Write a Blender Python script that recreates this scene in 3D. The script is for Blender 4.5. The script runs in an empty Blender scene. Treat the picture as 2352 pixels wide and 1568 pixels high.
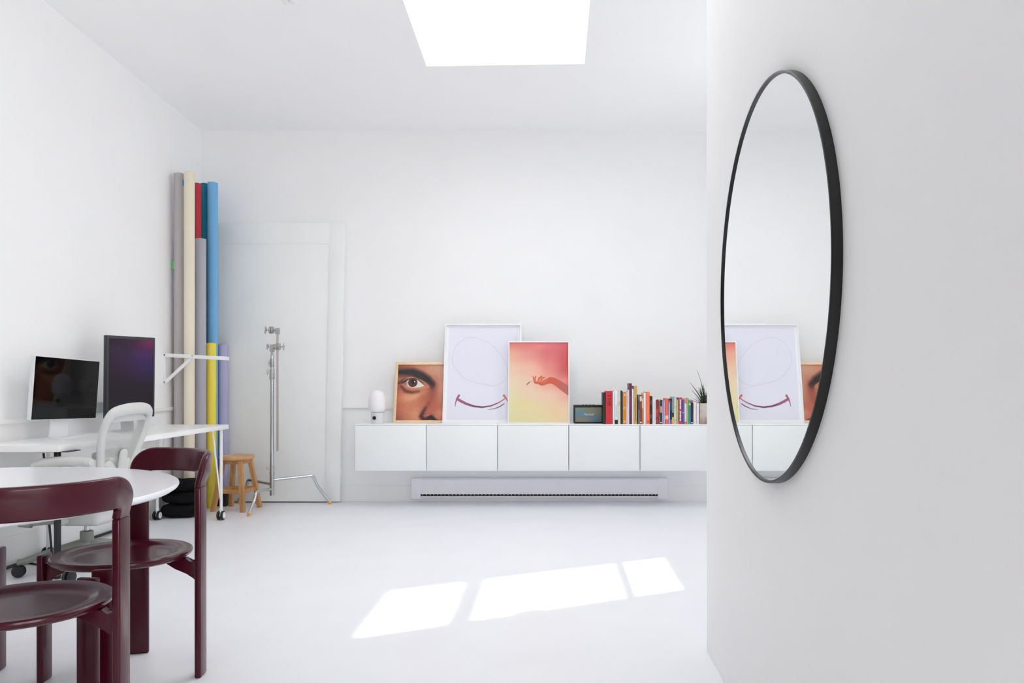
import bpy, bmesh, math, random
import numpy as np
from mathutils import Vector, Matrix
random.seed(7)
sc = bpy.context.scene
col = sc.collection
PI = math.pi

# ---------------------------------------------------------------- camera, world, light, exposure
H = 1.0985            # camera height
F = 1815.0            # focal length in pixels of the 2352 px frame
CX, CY = 1272.0, 870.0
cam_d = bpy.data.cameras.new('camera')
cam = bpy.data.objects.new('camera', cam_d)
col.objects.link(cam)
cam.location = (0, 0, H)
cam.rotation_euler = (PI / 2, 0, 0)
cam_d.sensor_width = 36
cam_d.lens = 36 * F / 2352
cam_d.shift_x = -(CX - 1176) / 2352
cam_d.shift_y = (CY - 784) / 2352
cam_d.clip_start = 0.02
sc.camera = cam

sc.view_settings.view_transform = 'Standard'
sc.view_settings.look = 'None'
sc.view_settings.gamma = 1
sc.view_settings.use_curve_mapping = False
sc.view_settings.exposure = -1.02
sc.cycles.max_bounces = 18
sc.cycles.diffuse_bounces = 16
sc.cycles.glossy_bounces = 5
sc.cycles.transparent_max_bounces = 12
sc.cycles.sample_clamp_indirect = 6
sc.cycles.use_denoising = True
sc.cycles.adaptive_threshold = 0.025
sc.cycles.caustics_reflective = False
sc.cycles.caustics_refractive = False

world = bpy.data.worlds.new('sky')
sc.world = world
world.use_nodes = True
bg = world.node_tree.nodes['Background']
bg.inputs[0].default_value = (0.86, 0.93, 1.0, 1)
bg.inputs[1].default_value = 2.2

def area(name, loc, rot, sx, sy, power, color=(1, 1, 1), spread=None):
    d = bpy.data.lights.new(name, 'AREA')
    d.shape = 'RECTANGLE'; d.size = sx; d.size_y = sy
    d.energy = power; d.color = color
    if spread: d.spread = spread
    o = bpy.data.objects.new(name, d)
    o.location = loc; o.rotation_euler = rot
    col.objects.link(o)
    return o

# room measures
YB = 7.10             # back wall
XL = -3.167           # left wall
XP = 0.617            # partition wall with the mirror
YP = 3.19             # end of the partition
XR = 2.2              # right wall of the far part
PY0 = 0.80            # near end of the partition, out of frame
YF = -2.6             # rear wall behind the camera
SL = 0.054            # ceiling slope
def ceil_z(y): return 3.328 + (YB - y) * SL

# sun through the window in the right wall
sund = bpy.data.lights.new('sun', 'SUN')
sund.energy = 14.0
sund.angle = math.radians(0.8)
sund.color = (1.0, 0.97, 0.92)
sun = bpy.data.objects.new('sun', sund)
sun.rotation_euler = Vector((1.0, 0.505, 1.0)).to_track_quat('Z', 'Y').to_euler()
sun.location = (5, 7, 6)
col.objects.link(sun)

# daylight of the skylight and the right window, plus two added fill lights
area('skylight_daylight', (-0.355, 4.62, 4.195), (0, 0, 0), 1.24, 2.5, 88, (0.985, 0.993, 1.0))
area('rear_fill_light', (1.42, YF - 0.02, 1.9), (math.radians(105), 0, math.radians(18)), 1.3, 1.9, 110, (1.0, 0.985, 0.96))  # added fill from an unseen opening, aimed at the back-left corner
area('side_fill_light', (XR + 0.02, -0.95, 1.95), (0, math.radians(116), 0), 1.9, 2.5, 250, (1.0, 0.985, 0.965))  # added unseen source, tilted up to lift the left wall and ceiling
area('right_window_daylight', (XR + 0.10, 5.27, 2.28), (0, math.radians(97), 0), 1.4, 0.7, 26, (0.96, 0.98, 1.0))

# ---------------------------------------------------------------- materials
def lin(c):
    c = c / 255.0
    return c / 12.92 if c <= 0.04045 else ((c + 0.055) / 1.055) ** 2.4
def rgb(t): return (lin(t[0]), lin(t[1]), lin(t[2]), 1)
MATS = {}
def mat(name, c, rough=0.5, metal=0.0, coat=0.0, spec=0.5, noise=0.0, nscale=30, stretch=(1, 1, 1), c2=None,
        bump=0.0, alpha=1.0, emit=0.0, coat_rough=0.05):
    if name in MATS: return MATS[name]
    m = bpy.data.materials.new(name); m.use_nodes = True
    nt = m.node_tree; b = nt.nodes['Principled BSDF']
    b.inputs['Base Color'].default_value = rgb(c)
    b.inputs['Roughness'].default_value = rough
    b.inputs['Metallic'].default_value = metal
    b.inputs['Coat Weight'].default_value = coat
    b.inputs['Coat Roughness'].default_value = coat_rough
    b.inputs['Specular IOR Level'].default_value = spec
    b.inputs['Alpha'].default_value = alpha
    if noise > 0 or bump > 0 or c2:
        tc = nt.nodes.new('ShaderNodeTexCoord'); mp = nt.nodes.new('ShaderNodeMapping')
        mp.inputs['Scale'].default_value = stretch
        n = nt.nodes.new('ShaderNodeTexNoise'); n.inputs['Scale'].default_value = nscale
        n.inputs['Detail'].default_value = 5
        nt.links.new(tc.outputs['Object'], mp.inputs[0]); nt.links.new(mp.outputs[0], n.inputs['Vector'])
        if c2 or noise > 0:
            r = nt.nodes.new('ShaderNodeValToRGB')
            r.color_ramp.elements[0].position = 0.35; r.color_ramp.elements[1].position = 0.65
            r.color_ramp.elements[0].color = rgb(c)
            if c2: r.color_ramp.elements[1].color = rgb(c2)
            else:
                r.color_ramp.elements[1].color = tuple([x * (1 - noise) for x in rgb(c)[:3]] + [1])
            nt.links.new(n.outputs['Fac'], r.inputs[0]); nt.links.new(r.outputs[0], b.inputs['Base Color'])
        if bump > 0:
            bp = nt.nodes.new('ShaderNodeBump'); bp.inputs['Strength'].default_value = bump
            bp.inputs['Distance'].default_value = 0.002
            nt.links.new(n.outputs['Fac'], bp.inputs['Height']); nt.links.new(bp.outputs[0], b.inputs['Normal'])
    MATS[name] = m
    return m

M_wall = mat('wall_paint', (246, 246, 246), 0.6, noise=0.012, nscale=2.5, bump=0.03)
M_wallgrey = mat('wall_bounce_cut_grey', (118, 113, 108), 0.6, noise=0.06, nscale=5, bump=0.03)  # grey put on unseen walls to cut light bounced onto the partition
M_ceil = mat('ceiling_paint', (248, 248, 248), 0.7, noise=0.01, nscale=2)
M_floor = mat('floor_paint', (237, 238, 242), 0.38, noise=0.02, nscale=3, bump=0.02)
M_trim = mat('trim_paint', (244, 244, 243), 0.45, noise=0.01, nscale=4)
M_door = mat('leaning_door_paint', (243, 245, 244), 0.4, noise=0.02, nscale=4)
M_cab = mat('cabinet_lacquer', (240, 243, 243), 0.35, noise=0.006, nscale=4)
M_maroon = mat('maroon_lacquer', (66, 2, 26), 0.27, spec=0.28, coat=0.22, coat_rough=0.10, noise=0.08, nscale=9)
M_table = mat('tabletop_white', (240, 241, 245), 0.22, noise=0.006, nscale=5)
M_white = mat('white_metal', (240, 240, 240), 0.35, noise=0.01, nscale=20)
M_desk = mat('desk_laminate', (243, 243, 242), 0.3, noise=0.008, nscale=8)
M_black = mat('black_metal', (30, 30, 32), 0.35, noise=0.05, nscale=30)
M_rubber = mat('black_rubber', (34, 34, 36), 0.55, noise=0.08, nscale=30)
M_fabric = mat('black_fabric', (22, 22, 24), 0.95, noise=0.3, nscale=60, bump=0.4, spec=0.2)
M_chrome = mat('chrome', (205, 207, 210), 0.14, metal=1.0, noise=0.05, nscale=10)
M_steel = mat('brushed_steel', (188, 188, 186), 0.32, metal=0.9, noise=0.12, nscale=50)
M_rod = mat('rod_steel', (185, 178, 176), 0.3, metal=0.9, noise=0.05, nscale=30)
M_orange = mat('orange_rubber', (240, 170, 60), 0.6, noise=0.05, nscale=30)
M_wood = mat('stool_wood', (208, 158, 105), 0.5, c2=(176, 126, 76), nscale=18, stretch=(1, 1, 0.12), bump=0.1)
M_frame_wood = mat('frame_wood', (243, 218, 180), 0.5, c2=(232, 202, 160), nscale=26, stretch=(0.3, 1, 0.3))
M_grey = mat('chair_grey_plastic', (208, 209, 206), 0.42, noise=0.03, nscale=10)
M_grey2 = mat('chair_dark_grey', (134, 138, 132), 0.42, noise=0.04, nscale=12)
M_mesh = mat('chair_mesh_fabric', (196, 196, 194), 0.8, alpha=0.68, noise=0.05, nscale=200)
M_mirrorframe = mat('mirror_frame_black', (13, 14, 16), 0.38, noise=0.06, nscale=30)
M_heater = mat('heater_enamel', (243, 241, 246), 0.4, noise=0.02, nscale=10)
M_dark = mat('dark_void', (40, 38, 38), 0.7, noise=0.1, nscale=30)
M_lampglass = mat('opal_shade', (240, 238, 242), 0.28, noise=0.005, nscale=10)
M_lampbase = mat('lamp_base_white', (222, 223, 225), 0.4, noise=0.01, nscale=10)
M_screen = mat('screen_glass', (3, 3, 4), 0.04, spec=0.16, noise=0.02, nscale=10)
M_alu = mat('white_aluminium', (225, 226, 228), 0.35, noise=0.01, nscale=10)
M_bezel = mat('monitor_bezel', (44, 45, 50), 0.4, noise=0.05, nscale=30)
M_leaf = mat('leaf_green', (62, 74, 44), 0.5, c2=(38, 48, 28), nscale=14)
M_soil = mat('soil', (50, 38, 30), 0.9, noise=0.4, nscale=60)
M_pot = mat('pot_stoneware', (205, 198, 188), 0.7, c2=(150, 125, 112), nscale=9, bump=0.3)
M_paper = mat('book_paper', (232, 228, 218), 0.8, noise=0.06, nscale=90, stretch=(8, 1, 0.2))
M_matboard = mat('mat_board', (238, 239, 241), 0.6, noise=0.006, nscale=10)
M_picwhite = mat('picture_frame_white', (240, 240, 242), 0.35, noise=0.006, nscale=10)

mir = bpy.data.materials.new('mirror_silver'); mir.use_nodes = True
_b = mir.node_tree.nodes['Principled BSDF']
_b.inputs['Base Color'].default_value = (0.93, 0.945, 0.94, 1); _b.inputs['Metallic'].default_value = 1
_b.inputs['Roughness'].default_value = 0.0

def attr_mat(name, rough=0.35, emit=0.0, coat=0.0):
    m = bpy.data.materials.new(name); m.use_nodes = True
    nt = m.node_tree; b = nt.nodes['Principled BSDF']
    a = nt.nodes.new('ShaderNodeAttribute'); a.attribute_name = 'Col'
    nt.links.new(a.outputs['Color'], b.inputs['Base Color'])
    b.inputs['Roughness'].default_value = rough
    b.inputs['Coat Weight'].default_value = coat
    if emit:
        nt.links.remove(b.inputs['Base Color'].links[0]); b.inputs['Base Color'].default_value = (.006, .005, .007, 1); b.inputs['Specular IOR Level'].default_value = .2
        nt.links.new(a.outputs['Color'], b.inputs['Emission Color'])
        b.inputs['Emission Strength'].default_value = emit
    return m
M_print = attr_mat('printed_paper', 0.45)
M_lit = attr_mat('lit_screen', 0.3, emit=1.35)

# ---------------------------------------------------------------- mesh helpers
def tag(o, label=None, cat=None, group=None, kind=None):
    if label: o['label'] = label
    if cat: o['category'] = cat
    if group: o['group'] = group
    if kind: o['kind'] = kind
    return o
def thing(name, label, cat, loc=(0, 0, 0), rz=0.0, group=None):
    o = bpy.data.objects.new(name, None)
    o.empty_display_size = 0.1
    col.objects.link(o); o.location = loc; o.rotation_euler = (0, 0, rz)
    return tag(o, label, cat, group)

class MB:
    def __init__(s): s.bm = bmesh.new()
    def _add(s, verts, faces, M=None):
        vs = [s.bm.verts.new((M @ Vector(v)) if M else Vector(v)) for v in verts]
        for f in faces:
            try: s.bm.faces.new([vs[i] for i in f])
            except ValueError: pass
        return vs
    def box(s, x0, x1, y0, y1, z0, z1, bev=0.0, seg=2, M=None):
        t = bmesh.new()
        bmesh.ops.create_cube(t, size=1)
        for v in t.verts:
            v.co = Vector((x0 + (v.co.x + .5) * (x1 - x0), y0 + (v.co.y + .5) * (y1 - y0), z0 + (v.co.z + .5) * (z1 - z0)))
        if bev > 0:
            bmesh.ops.bevel(t, geom=t.edges[:], offset=bev, segments=seg, affect='EDGES', profile=0.5, clamp_overlap=True)
        s.merge(t, M); return s
    def merge(s, t, M=None):
        mp = {}
        for v in t.verts: mp[v] = s.bm.verts.new(M @ v.co if M else v.co)
        for f in t.faces:
            try: s.bm.faces.new([mp[v] for v in f.verts])
            except ValueError: pass
        t.free()
    def lathe(s, prof, seg=48, c=(0, 0, 0), axis='Z', M=None):
        rings = []
        for (r, z) in prof:
            ring = []
            if r < 1e-6:
                p = (0, 0, z); ring = [p]
            else:
                for i in range(seg):
                    a = 2 * PI * i / seg
                    ring.append((r * math.cos(a), r * math.sin(a), z))
            rings.append(ring)
        def tf(p):
            x, y, z = p
            if axis == 'X': x, y, z = z, x, y
            elif axis == 'Y': x, y, z = y, z, x
            v = Vector((x + c[0], y + c[1], z + c[2]))
            return M @ v if M else v
        V = [[s.bm.verts.new(tf(p)) for p in ring] for ring in rings]
        for a, b in zip(V[:-1], V[1:]):
            n = max(len(a), len(b))
            for i in range(n):
                j = (i + 1) % n
                q = [a[i % len(a)], a[j % len(a)], b[j % len(b)], b[i % len(b)]]
                u = []
                for v in q:
                    if v not in u: u.append(v)
                if len(u) >= 3:
                    try: s.bm.faces.new(u)
                    except ValueError: pass
        return s
    def cyl(s, p0, p1, r0, r1=None, seg=20, bev=0.0):
        r1 = r0 if r1 is None else r1
        p0 = Vector(p0); p1 = Vector(p1); d = p1 - p0; L = d.length
        M = Matrix.Translation(p0) @ d.to_track_quat('Z', 'Y').to_matrix().to_4x4()
        if bev > 0:
            prof = [(0, 0), (r0 - bev, 0), (r0 - bev * .3, bev * .3), (r0, bev), (r1, L - bev), (r1 - bev * .3, L - bev * .3), (r1 - bev, L), (0, L)]
        else: prof = [(0, 0), (r0, 0), (r1, L), (0, L)]
        return s.lathe(prof, seg, M=M)
    def tube(s, pts, r, seg=12, closed=False, flat=None):
        pts = [Vector(p) for p in pts]; n = len(pts)
        rr = r if isinstance(r, (list, tuple)) else [r] * n
        sec = [(math.cos(2 * PI * i / seg), math.sin(2 * PI * i / seg)) for i in range(seg)]
        up = None; rings = []
        for i, p in enumerate(pts):
            if closed: t = (pts[(i + 1) % n] - pts[i - 1]).normalized()
            else: t = (pts[min(i + 1, n - 1)] - pts[max(i - 1, 0)]).normalized()
            if up is None:
                ref = Vector((0, 0, 1)) if abs(t.z) < 0.9 else Vector((0, 1, 0))
                if flat is not None: ref = Vector(flat[2])
                up = (ref - t * ref.dot(t)).normalized()
            else:
                if flat is not None: up = Vector(flat[2])
                up = (up - t * up.dot(t)).normalized()
            sd = t.cross(up).normalized()
            fa, fb = (flat[0], flat[1]) if flat is not None else (1, 1)
            rings.append([s.bm.verts.new(p + sd * (a * rr[i] * fa) + up * (b * rr[i] * fb)) for a, b in sec])
        m = n if closed else n - 1
        for i in range(m):
            A, B = rings[i], rings[(i + 1) % n]
            for k in range(seg):
                l = (k + 1) % seg
                s.bm.faces.new((A[k], A[l], B[l], B[k]))
        if not closed:
            s.bm.faces.new(list(reversed(rings[0]))); s.bm.faces.new(rings[-1])
        return s
    def prism(s, poly, d, M=None, bev=0.0):
        # poly in local XY, extruded along local Z from 0 to d
        t = bmesh.new()
        a = [t.verts.new((x, y, 0)) for x, y in poly]; b = [t.verts.new((x, y, d)) for x, y in poly]
        t.faces.new(list(reversed(a))); t.faces.new(b)
        n = len(poly)
        for i in range(n):
            j = (i + 1) % n
            t.faces.new((a[i], a[j], b[j], b[i]))
        if bev > 0:
            es = [e for e in t.edges if len(e.link_faces) == 2 and any(len(f.verts) == n for f in e.link_faces)]
            bmesh.ops.bevel(t, geom=es, offset=bev, segments=2, affect='EDGES', profile=0.5, clamp_overlap=True)
        s.merge(t, M); return s
    def ring_rect(s, x0, x1, z0, z1, t, y0, y1, bev=0.0, M=None):
        # picture-frame moulding, four mitred members in one mesh
        o = [(x0, z0), (x1, z0), (x1, z1), (x0, z1)]; i = [(x0 + t, z0 + t), (x1 - t, z0 + t), (x1 - t, z1 - t), (x0 + t, z1 - t)]
        tb = bmesh.new()
        def V(p, y): return tb.verts.new((p[0], y, p[1]))
        of = [V(p, y0) for p in o]; if_ = [V(p, y0) for p in i]; ob = [V(p, y1) for p in o]; ib = [V(p, y1) for p in i]
        for k in range(4):
            l = (k + 1) % 4
            tb.faces.new((of[k], of[l], if_[l], if_[k])); tb.faces.new((ob[l], ob[k], ib[k], ib[l]))
            tb.faces.new((of[l], of[k], ob[k], ob[l])); tb.faces.new((if_[k], if_[l], ib[l], ib[k]))
        if bev > 0: bmesh.ops.bevel(tb, geom=tb.edges[:], offset=bev, segments=1, affect='EDGES', clamp_overlap=True)
        s.merge(tb, M); return s
    def build(s, name, m, parent=None, label=None, smooth=True, loc=None, M=None):
        bmesh.ops.recalc_face_normals(s.bm, faces=s.bm.faces[:])
        me = bpy.data.meshes.new(name); s.bm.to_mesh(me); s.bm.free()
        if M is not None: me.transform(M)
        if smooth:
            for p in me.polygons: p.use_smooth = True
            me.set_sharp_from_angle(angle=math.radians(35))
        me.materials.append(m)
        o = bpy.data.objects.new(name, me); col.objects.link(o)
        if parent is not None: o.parent = parent
        if loc is not None: o.location = loc
        if label: o['label'] = label
        return o

def crom(pts, n=8, closed=False):
    pts = [Vector(p) for p in pts]; N = len(pts); out = []
    rng = range(N if closed else N - 1)
    for i in rng:
        if closed: p0, p1, p2, p3 = pts[i - 1], pts[i], pts[(i + 1) % N], pts[(i + 2) % N]
        else: p0, p1, p2, p3 = pts[max(i - 1, 0)], pts[i], pts[i + 1], pts[min(i + 2, N - 1)]
        for k in range(n):
            t = k / n
            out.append(0.5 * ((2 * p1) + (-p0 + p2) * t + (2 * p0 - 5 * p1 + 4 * p2 - p3) * t * t + (-p0 + 3 * p1 - 3 * p2 + p3) * t ** 3))
    if not closed: out.append(pts[-1])
    return out
def copy_tree(o, parent=None):
    c = o.copy(); col.objects.link(c)
    if parent is not None: c.parent = parent
    for ch in list(o.children): copy_tree(ch, c)
    return c
def struct(mb, name, m, **k):
    o = mb.build(name, m, smooth=False, **k); o['kind'] = 'structure'; return o
def px(x, y, Y): return Vector(((x - CX) / F * Y, Y, H - (y - CY) / F * Y))
def pxx(x, Y): return (x - CX) / F * Y
def pz(y, Y): return H - (y - CY) / F * Y

# ---------------------------------------------------------------- room shell
T = 0.12
TOPZ = 4.5
struct(MB().box(XL - T, XR + T, YF - T, YB + T, -0.1, 0), 'floor', M_floor)
struct(MB().box(XL - T, XR + T, YB, YB + T, 0, TOPZ), 'wall_back', M_wall)
struct(MB().box(XL - T, XL, 2.0, YB, 0, TOPZ), 'wall_left', M_wall)
struct(MB().box(XL - T, XL, YF, 2.0, 0, TOPZ), 'wall_left_rear', M_wallgrey)  # unseen stretch, greyed to dim the bounced light
struct(MB().box(XP, XR + T, PY0, YP, 0, ceil_z(YP) + 0.01, bev=0.004), 'wall_partition', M_wall)
# right wall with the sun window
wy0, wy1, wz0, wz1 = 4.895, 5.64, 1.53, 3.05
m = MB()
sy0, sy1, sz0, sz1 = -2.2, 0.3, 1.0, 2.9  # opening added for the side fill light
m.box(XR, XR + T, YF, sy0, 0, TOPZ).box(XR, XR + T, sy1, PY0, 0, TOPZ).box(XR, XR + T, sy0, sy1, 0, sz0).box(XR, XR + T, sy0, sy1, sz1, TOPZ)
m.box(XR, XR + .015, YP, wy0, 0, TOPZ).box(XR, XR + .015, wy1, YB, 0, TOPZ).box(XR, XR + .015, wy0, wy1, 0, wz0).box(XR, XR + .015, wy0, wy1, wz1, TOPZ)
struct(m, 'wall_right', M_wall)
m = MB()
m.box(XR - 0.002, XR + 0.03, wy0, wy1, 2.59, 2.69).box(XR - 0.002, XR + 0.03, wy0, wy1, 1.803, 1.847)
m.box(XR - 0.002, XR + 0.02, wy0, wy0 + 0.035, 2.27, 2.39)
struct(m, 'window_1', M_trim)
# rear wall with an unseen opening added for the fill light
rx0, rx1, rz0, rz1 = 0.75, 2.1, 0.9, 2.9
m = MB()
m.box(XL, rx0, YF - T, YF, 0, TOPZ).box(rx1, XR, YF - T, YF, 0, TOPZ).box(rx0, rx1, YF - T, YF, 0, rz0).box(rx0, rx1, YF - T, YF, rz1, TOPZ)
struct(m, 'wall_rear', M_wallgrey)  # unseen, greyed to dim the bounced light
m = MB()
m.ring_rect(rx0, rx1, rz0, rz1, 0.06, YF - 0.005, YF + 0.03)
for k in (1,): m.box(rx0 + (rx1 - rx0) * k / 2 - .03, rx0 + (rx1 - rx0) * k / 2 + .03, YF - 0.005, YF + 0.03, rz0 + .06, rz1 - .06)
struct(m, 'added_window_rear', M_trim)  # unseen frame added round the rear fill
m = MB(); m.ring_rect(sy0, sy1, sz0, sz1, 0.05, -0.03, 0.005, M=Matrix(((0, -1, 0, XR), (1, 0, 0, 0), (0, 0, 1, 0), (0, 0, 0, 1))))
m.box(XR - .005, XR + .03, -1.0, -.9, sz0 + .04, sz1 - .04)
struct(m, 'added_window_side', M_trim)  # unseen frame added round the side fill
# sloping ceiling with the skylight shaft
sk = [(-0.935, 3.45), (0.224, 3.45), (0.224, 5.773), (-0.935, 5.812)]
def slab(mb, poly, up=0.12):
    lo = [(x, y, ceil_z(y)) for x, y in poly]; hi = [(x, y, ceil_z(y) + up) for x, y in poly]
    n = len(poly)
    mb._add(lo + hi, [tuple(range(n))[::-1], tuple(range(n, 2 * n))] + [(i, (i + 1) % n, n + (i + 1) % n, n + i) for i in range(n)])
m = MB()
slab(m, [(XL, YF), (XR, YF), (XR, sk[1][1]), (XL, sk[0][1])])
slab(m, [(XL, sk[0][1]), sk[0], sk[3], (XL, sk[3][1])])
slab(m, [sk[1], (XR, sk[1][1]), (XR, sk[2][1]), sk[2]])
slab(m, [(XL, sk[3][1]), sk[3], sk[2], (XR, sk[2][1]), (XR, YB), (XL, YB)])
struct(m, 'ceiling', M_ceil)
m = MB()
for (a, b) in ((0, 1), (1, 2), (2, 3), (3, 0)):
    (xa, ya), (xb, yb) = sk[a], sk[b]
    nx, ny = (yb - ya), -(xb - xa); L = math.hypot(nx, ny); nx, ny = nx / L * .03, ny / L * .03
    za, zb = ceil_z(ya) + 0.1195, ceil_z(yb) + 0.1195
    m._add([(xa, ya, za), (xb, yb, zb), (xb, yb, 4.2), (xa, ya, 4.2), (xa + nx, ya + ny, za), (xb + nx, yb + ny, zb), (xb + nx, yb + ny, 4.2), (xa + nx, ya + ny, 4.2)],
           [(0, 1, 2, 3), (7, 6, 5, 4), (0, 4, 5, 1), (3, 2, 6, 7), (0, 3, 7, 4), (1, 5, 6, 2)])
struct(m, 'trim_1', M_ceil)
m = MB(); m.box(-1.2, 0.5, 3.2, 6.0, 4.2, 4.26)
struct(m, 'trim_2', M_ceil)
# baseboards
struct(MB().box(XL, XR, YB - 0.014, YB, 0, 0.14, bev=0.003), 'baseboard_back', M_trim)
struct(MB().box(XL, XL + 0.016, 1.0, YB - 0.014, 0, 0.185, bev=0.004), 'baseboard_left', M_trim)

# ---------------------------------------------------------------- wall services
m = MB(); m.box(XL, XL + 0.022, 2.0, YB, 0.838, 0.866, bev=0.003)
m.box(XL, -1.33, YB - 0.022, YB, 0.838, 0.866, bev=0.003)
tag(m.build('cable_raceway', M_trim), 'long white cable channel along the left wall and round the corner behind the leaning door', 'cable channel')
r = thing('wall_outlet', 'white wall socket on the back wall between the round lamp and the eye portrait', 'socket', (pxx(895, 7.08), YB, 0.83))
m = MB(); m.box(-0.062, 0.04, -0.03, 0, 0.0, 0.105, bev=0.004); m.build('socket_plate', M_trim, r)
for dz in (0.030, 0.072):
    m = MB()
    for dx in (-.0045, .0045): m.box(-.045 + dx - .0015, -.045 + dx + .0015, -0.0308, -0.029, dz - .007, dz + .005)
    m.build('socket', M_dark, r)
r = thing('junction_box', 'small grey box on the left wall seen between the two monitors', 'junction box', (XL + .022, 5.5, 0.866))
MB().box(-0.022, 0.03, -0.09, 0.09, 0.0, 0.07, bev=0.004).build('box_cover', mat('grey_box', (176, 184, 186), 0.5, noise=0.02, nscale=10), r)

# baseboard heater
hx0, hx1 = pxx(945, 7.03), pxx(1532, 7.03)
r = thing('baseboard_heater', 'long low pale grey baseboard heater on the back wall under the cabinets', 'heater', ((hx0 + hx1) / 2, YB - .014, 0))
hw = (hx1 - hx0) / 2
m = MB(); m.prism([(0, .05), (0, .212), (-.05, .212), (-.062, .200), (-.062, .075), (-.054, .075), (-.054, .1), (-.008, .1), (-.008, .05)], 2 * hw - .16,
                  M=Matrix.Translation((-hw + .08, 0, 0)) @ Matrix(((0, 0, 1, 0), (1, 0, 0, 0), (0, 1, 0, 0), (0, 0, 0, 1))))
m.build('heater_cover', M_heater, r)
for sx in (-1, 1):
    a, b = sorted((sx * hw, sx * (hw - .082)))
    MB().box(a, b, -.066, 0, .035, .214, bev=.003).build('end_cap', M_heater, r)
m = MB(); m.box(-hw + .085, hw - .085, -.05, -.004, .058, .078)
m.build('heating_element', M_dark, r)
m = MB()
for k in range(64):
    x = -hw + .1 + k * (2 * hw - .2) / 63
    m.box(x - .004, x + .004, -.052, -.008, .064, .082)
m.build('fin_row', M_steel, r)['kind'] = 'stuff'
m = MB(); m.box(-hw + .082, hw - .082, -.058, 0, .045, .056, bev=.002); m.build('bottom_rail', M_heater, r)

# ---------------------------------------------------------------- leaning door
dz = pz(513, 7.03)
r = thing('leaning_door', 'big white panelled door leaning against the back wall behind the light stand', 'door', (-2.42, 7.0, 0))
x0, x1 = -0.72, 0.522
m = MB()
W, S = x1 - x0, 0.135
m.box(x0, x1, 0.008, 0.045, 0.0, dz, bev=.003)
m.box(x0, x0 + .06, 0, 0.02, 0.002, dz - .002, bev=.003).box(x1 - S, x1, 0, 0.02, 0.002, dz - .002, bev=.003)
m.box(x0 + .058, x1 - S + .002, 0, 0.02, dz - .19, dz - .002, bev=.003)
M_ = Matrix(((1, 0, 0.014, 0), (0, 1, 0.018, 0), (0, 0, 1, 0.012), (0, 0, 0, 1)))
m.build('door_panel', M_door, r, M=M_)
m = MB()
for zz in (.25, 1.2, 2.2): m.box(x1 - .001, x1 + .003, 0.006, 0.034, zz, zz + .1)
m.build('hinge', M_trim, r, M=M_)

# ---------------------------------------------------------------- floating cabinets
cz0, cz1, cyf = pz(1081, 6.65), 0.7175, 6.65
clab = ['white floating cabinet unit under the round lamp, leftmost of the row',
        'white floating cabinet unit right below the smile print',
        'white floating cabinet unit right below the red hand print',
        'white floating cabinet unit below the small speaker and the tall books',
        'white floating cabinet unit below the short paperbacks and the potted plant']
cab0 = thing('wall_cabinet', clab[0], 'cabinet', (-1.674, cyf, cz0), group='floating cabinets on the back wall')
MB().box(0.001, .599, .022, YB - cyf, 0, cz1 - cz0, bev=.001).build('cabinet_body', M_cab, cab0)
MB().box(0.0035, .5965, 0, .018, .001, cz1 - cz0 - .012, bev=.0015).build('door', M_cab, cab0)
MB().box(0.0005, .5995, .001, .0215, cz1 - cz0 - .010, cz1 - cz0, bev=.001).build('top_edge', M_cab, cab0)
for k in range(1, 5):
    c = copy_tree(cab0); c.location = (-1.674 + .6 * k, cyf, cz0); c['label'] = clab[k]

# ---------------------------------------------------------------- mirror
MY, MZ, MR = 2.25, 1.3715, 0.565
r = thing('round_mirror', 'large round wall mirror with a deep black frame on the partition', 'mirror', (XP, MY, MZ))
m = MB()
# ring lathe about X; profile (radius, x)
prof = [(MR, 0), (MR, -.0225), (MR - .0015, -.024), (MR - .0065, -.024), (MR - .008, -.0225), (MR - .008, 0), (MR, 0)]
m.lathe(prof, 160, axis='X'); m.build('mirror_frame', M_mirrorframe, r)
m = MB(); m.lathe([(0, -.0178), (MR - .008, -.0178), (MR - .008, -.001), (0, -.001)], 128, axis='X'); m.build('mirror_glass', mir, r)

# ---------------------------------------------------------------- pictures
def seg_d(U, V, a, b):
    ax, ay = a; bx, by = b; dx, dy = bx - ax, by - ay; L2 = dx * dx + dy * dy + 1e-9
    t = np.clip(((U - ax) * dx + (V - ay) * dy) / L2, 0, 1)
    return np.hypot(U - ax - t * dx, V - ay - t * dy), t
def stroke(U, V, pts, soft=4):
    m = np.zeros_like(U)
    for (a, b) in zip(pts[:-1], pts[1:]):
        d, t = seg_d(U, V, a[:2], b[:2]); r_ = a[2] + (b[2] - a[2]) * t
        m = np.maximum(m, np.clip((r_ - d) / soft + .5, 0, 1))
    return m
def blob(U, V, x, y, sx, sy, ang=0.0):
    c, s = math.cos(ang), math.sin(ang); u = (U - x) * c + (V - y) * s; v = -(U - x) * s + (V - y) * c
    return np.exp(-(u / sx) ** 2 - (v / sy) ** 2)
def mixc(C, c, m): return C * (1 - m[..., None]) + np.array(c, float) * m[..., None]
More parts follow.
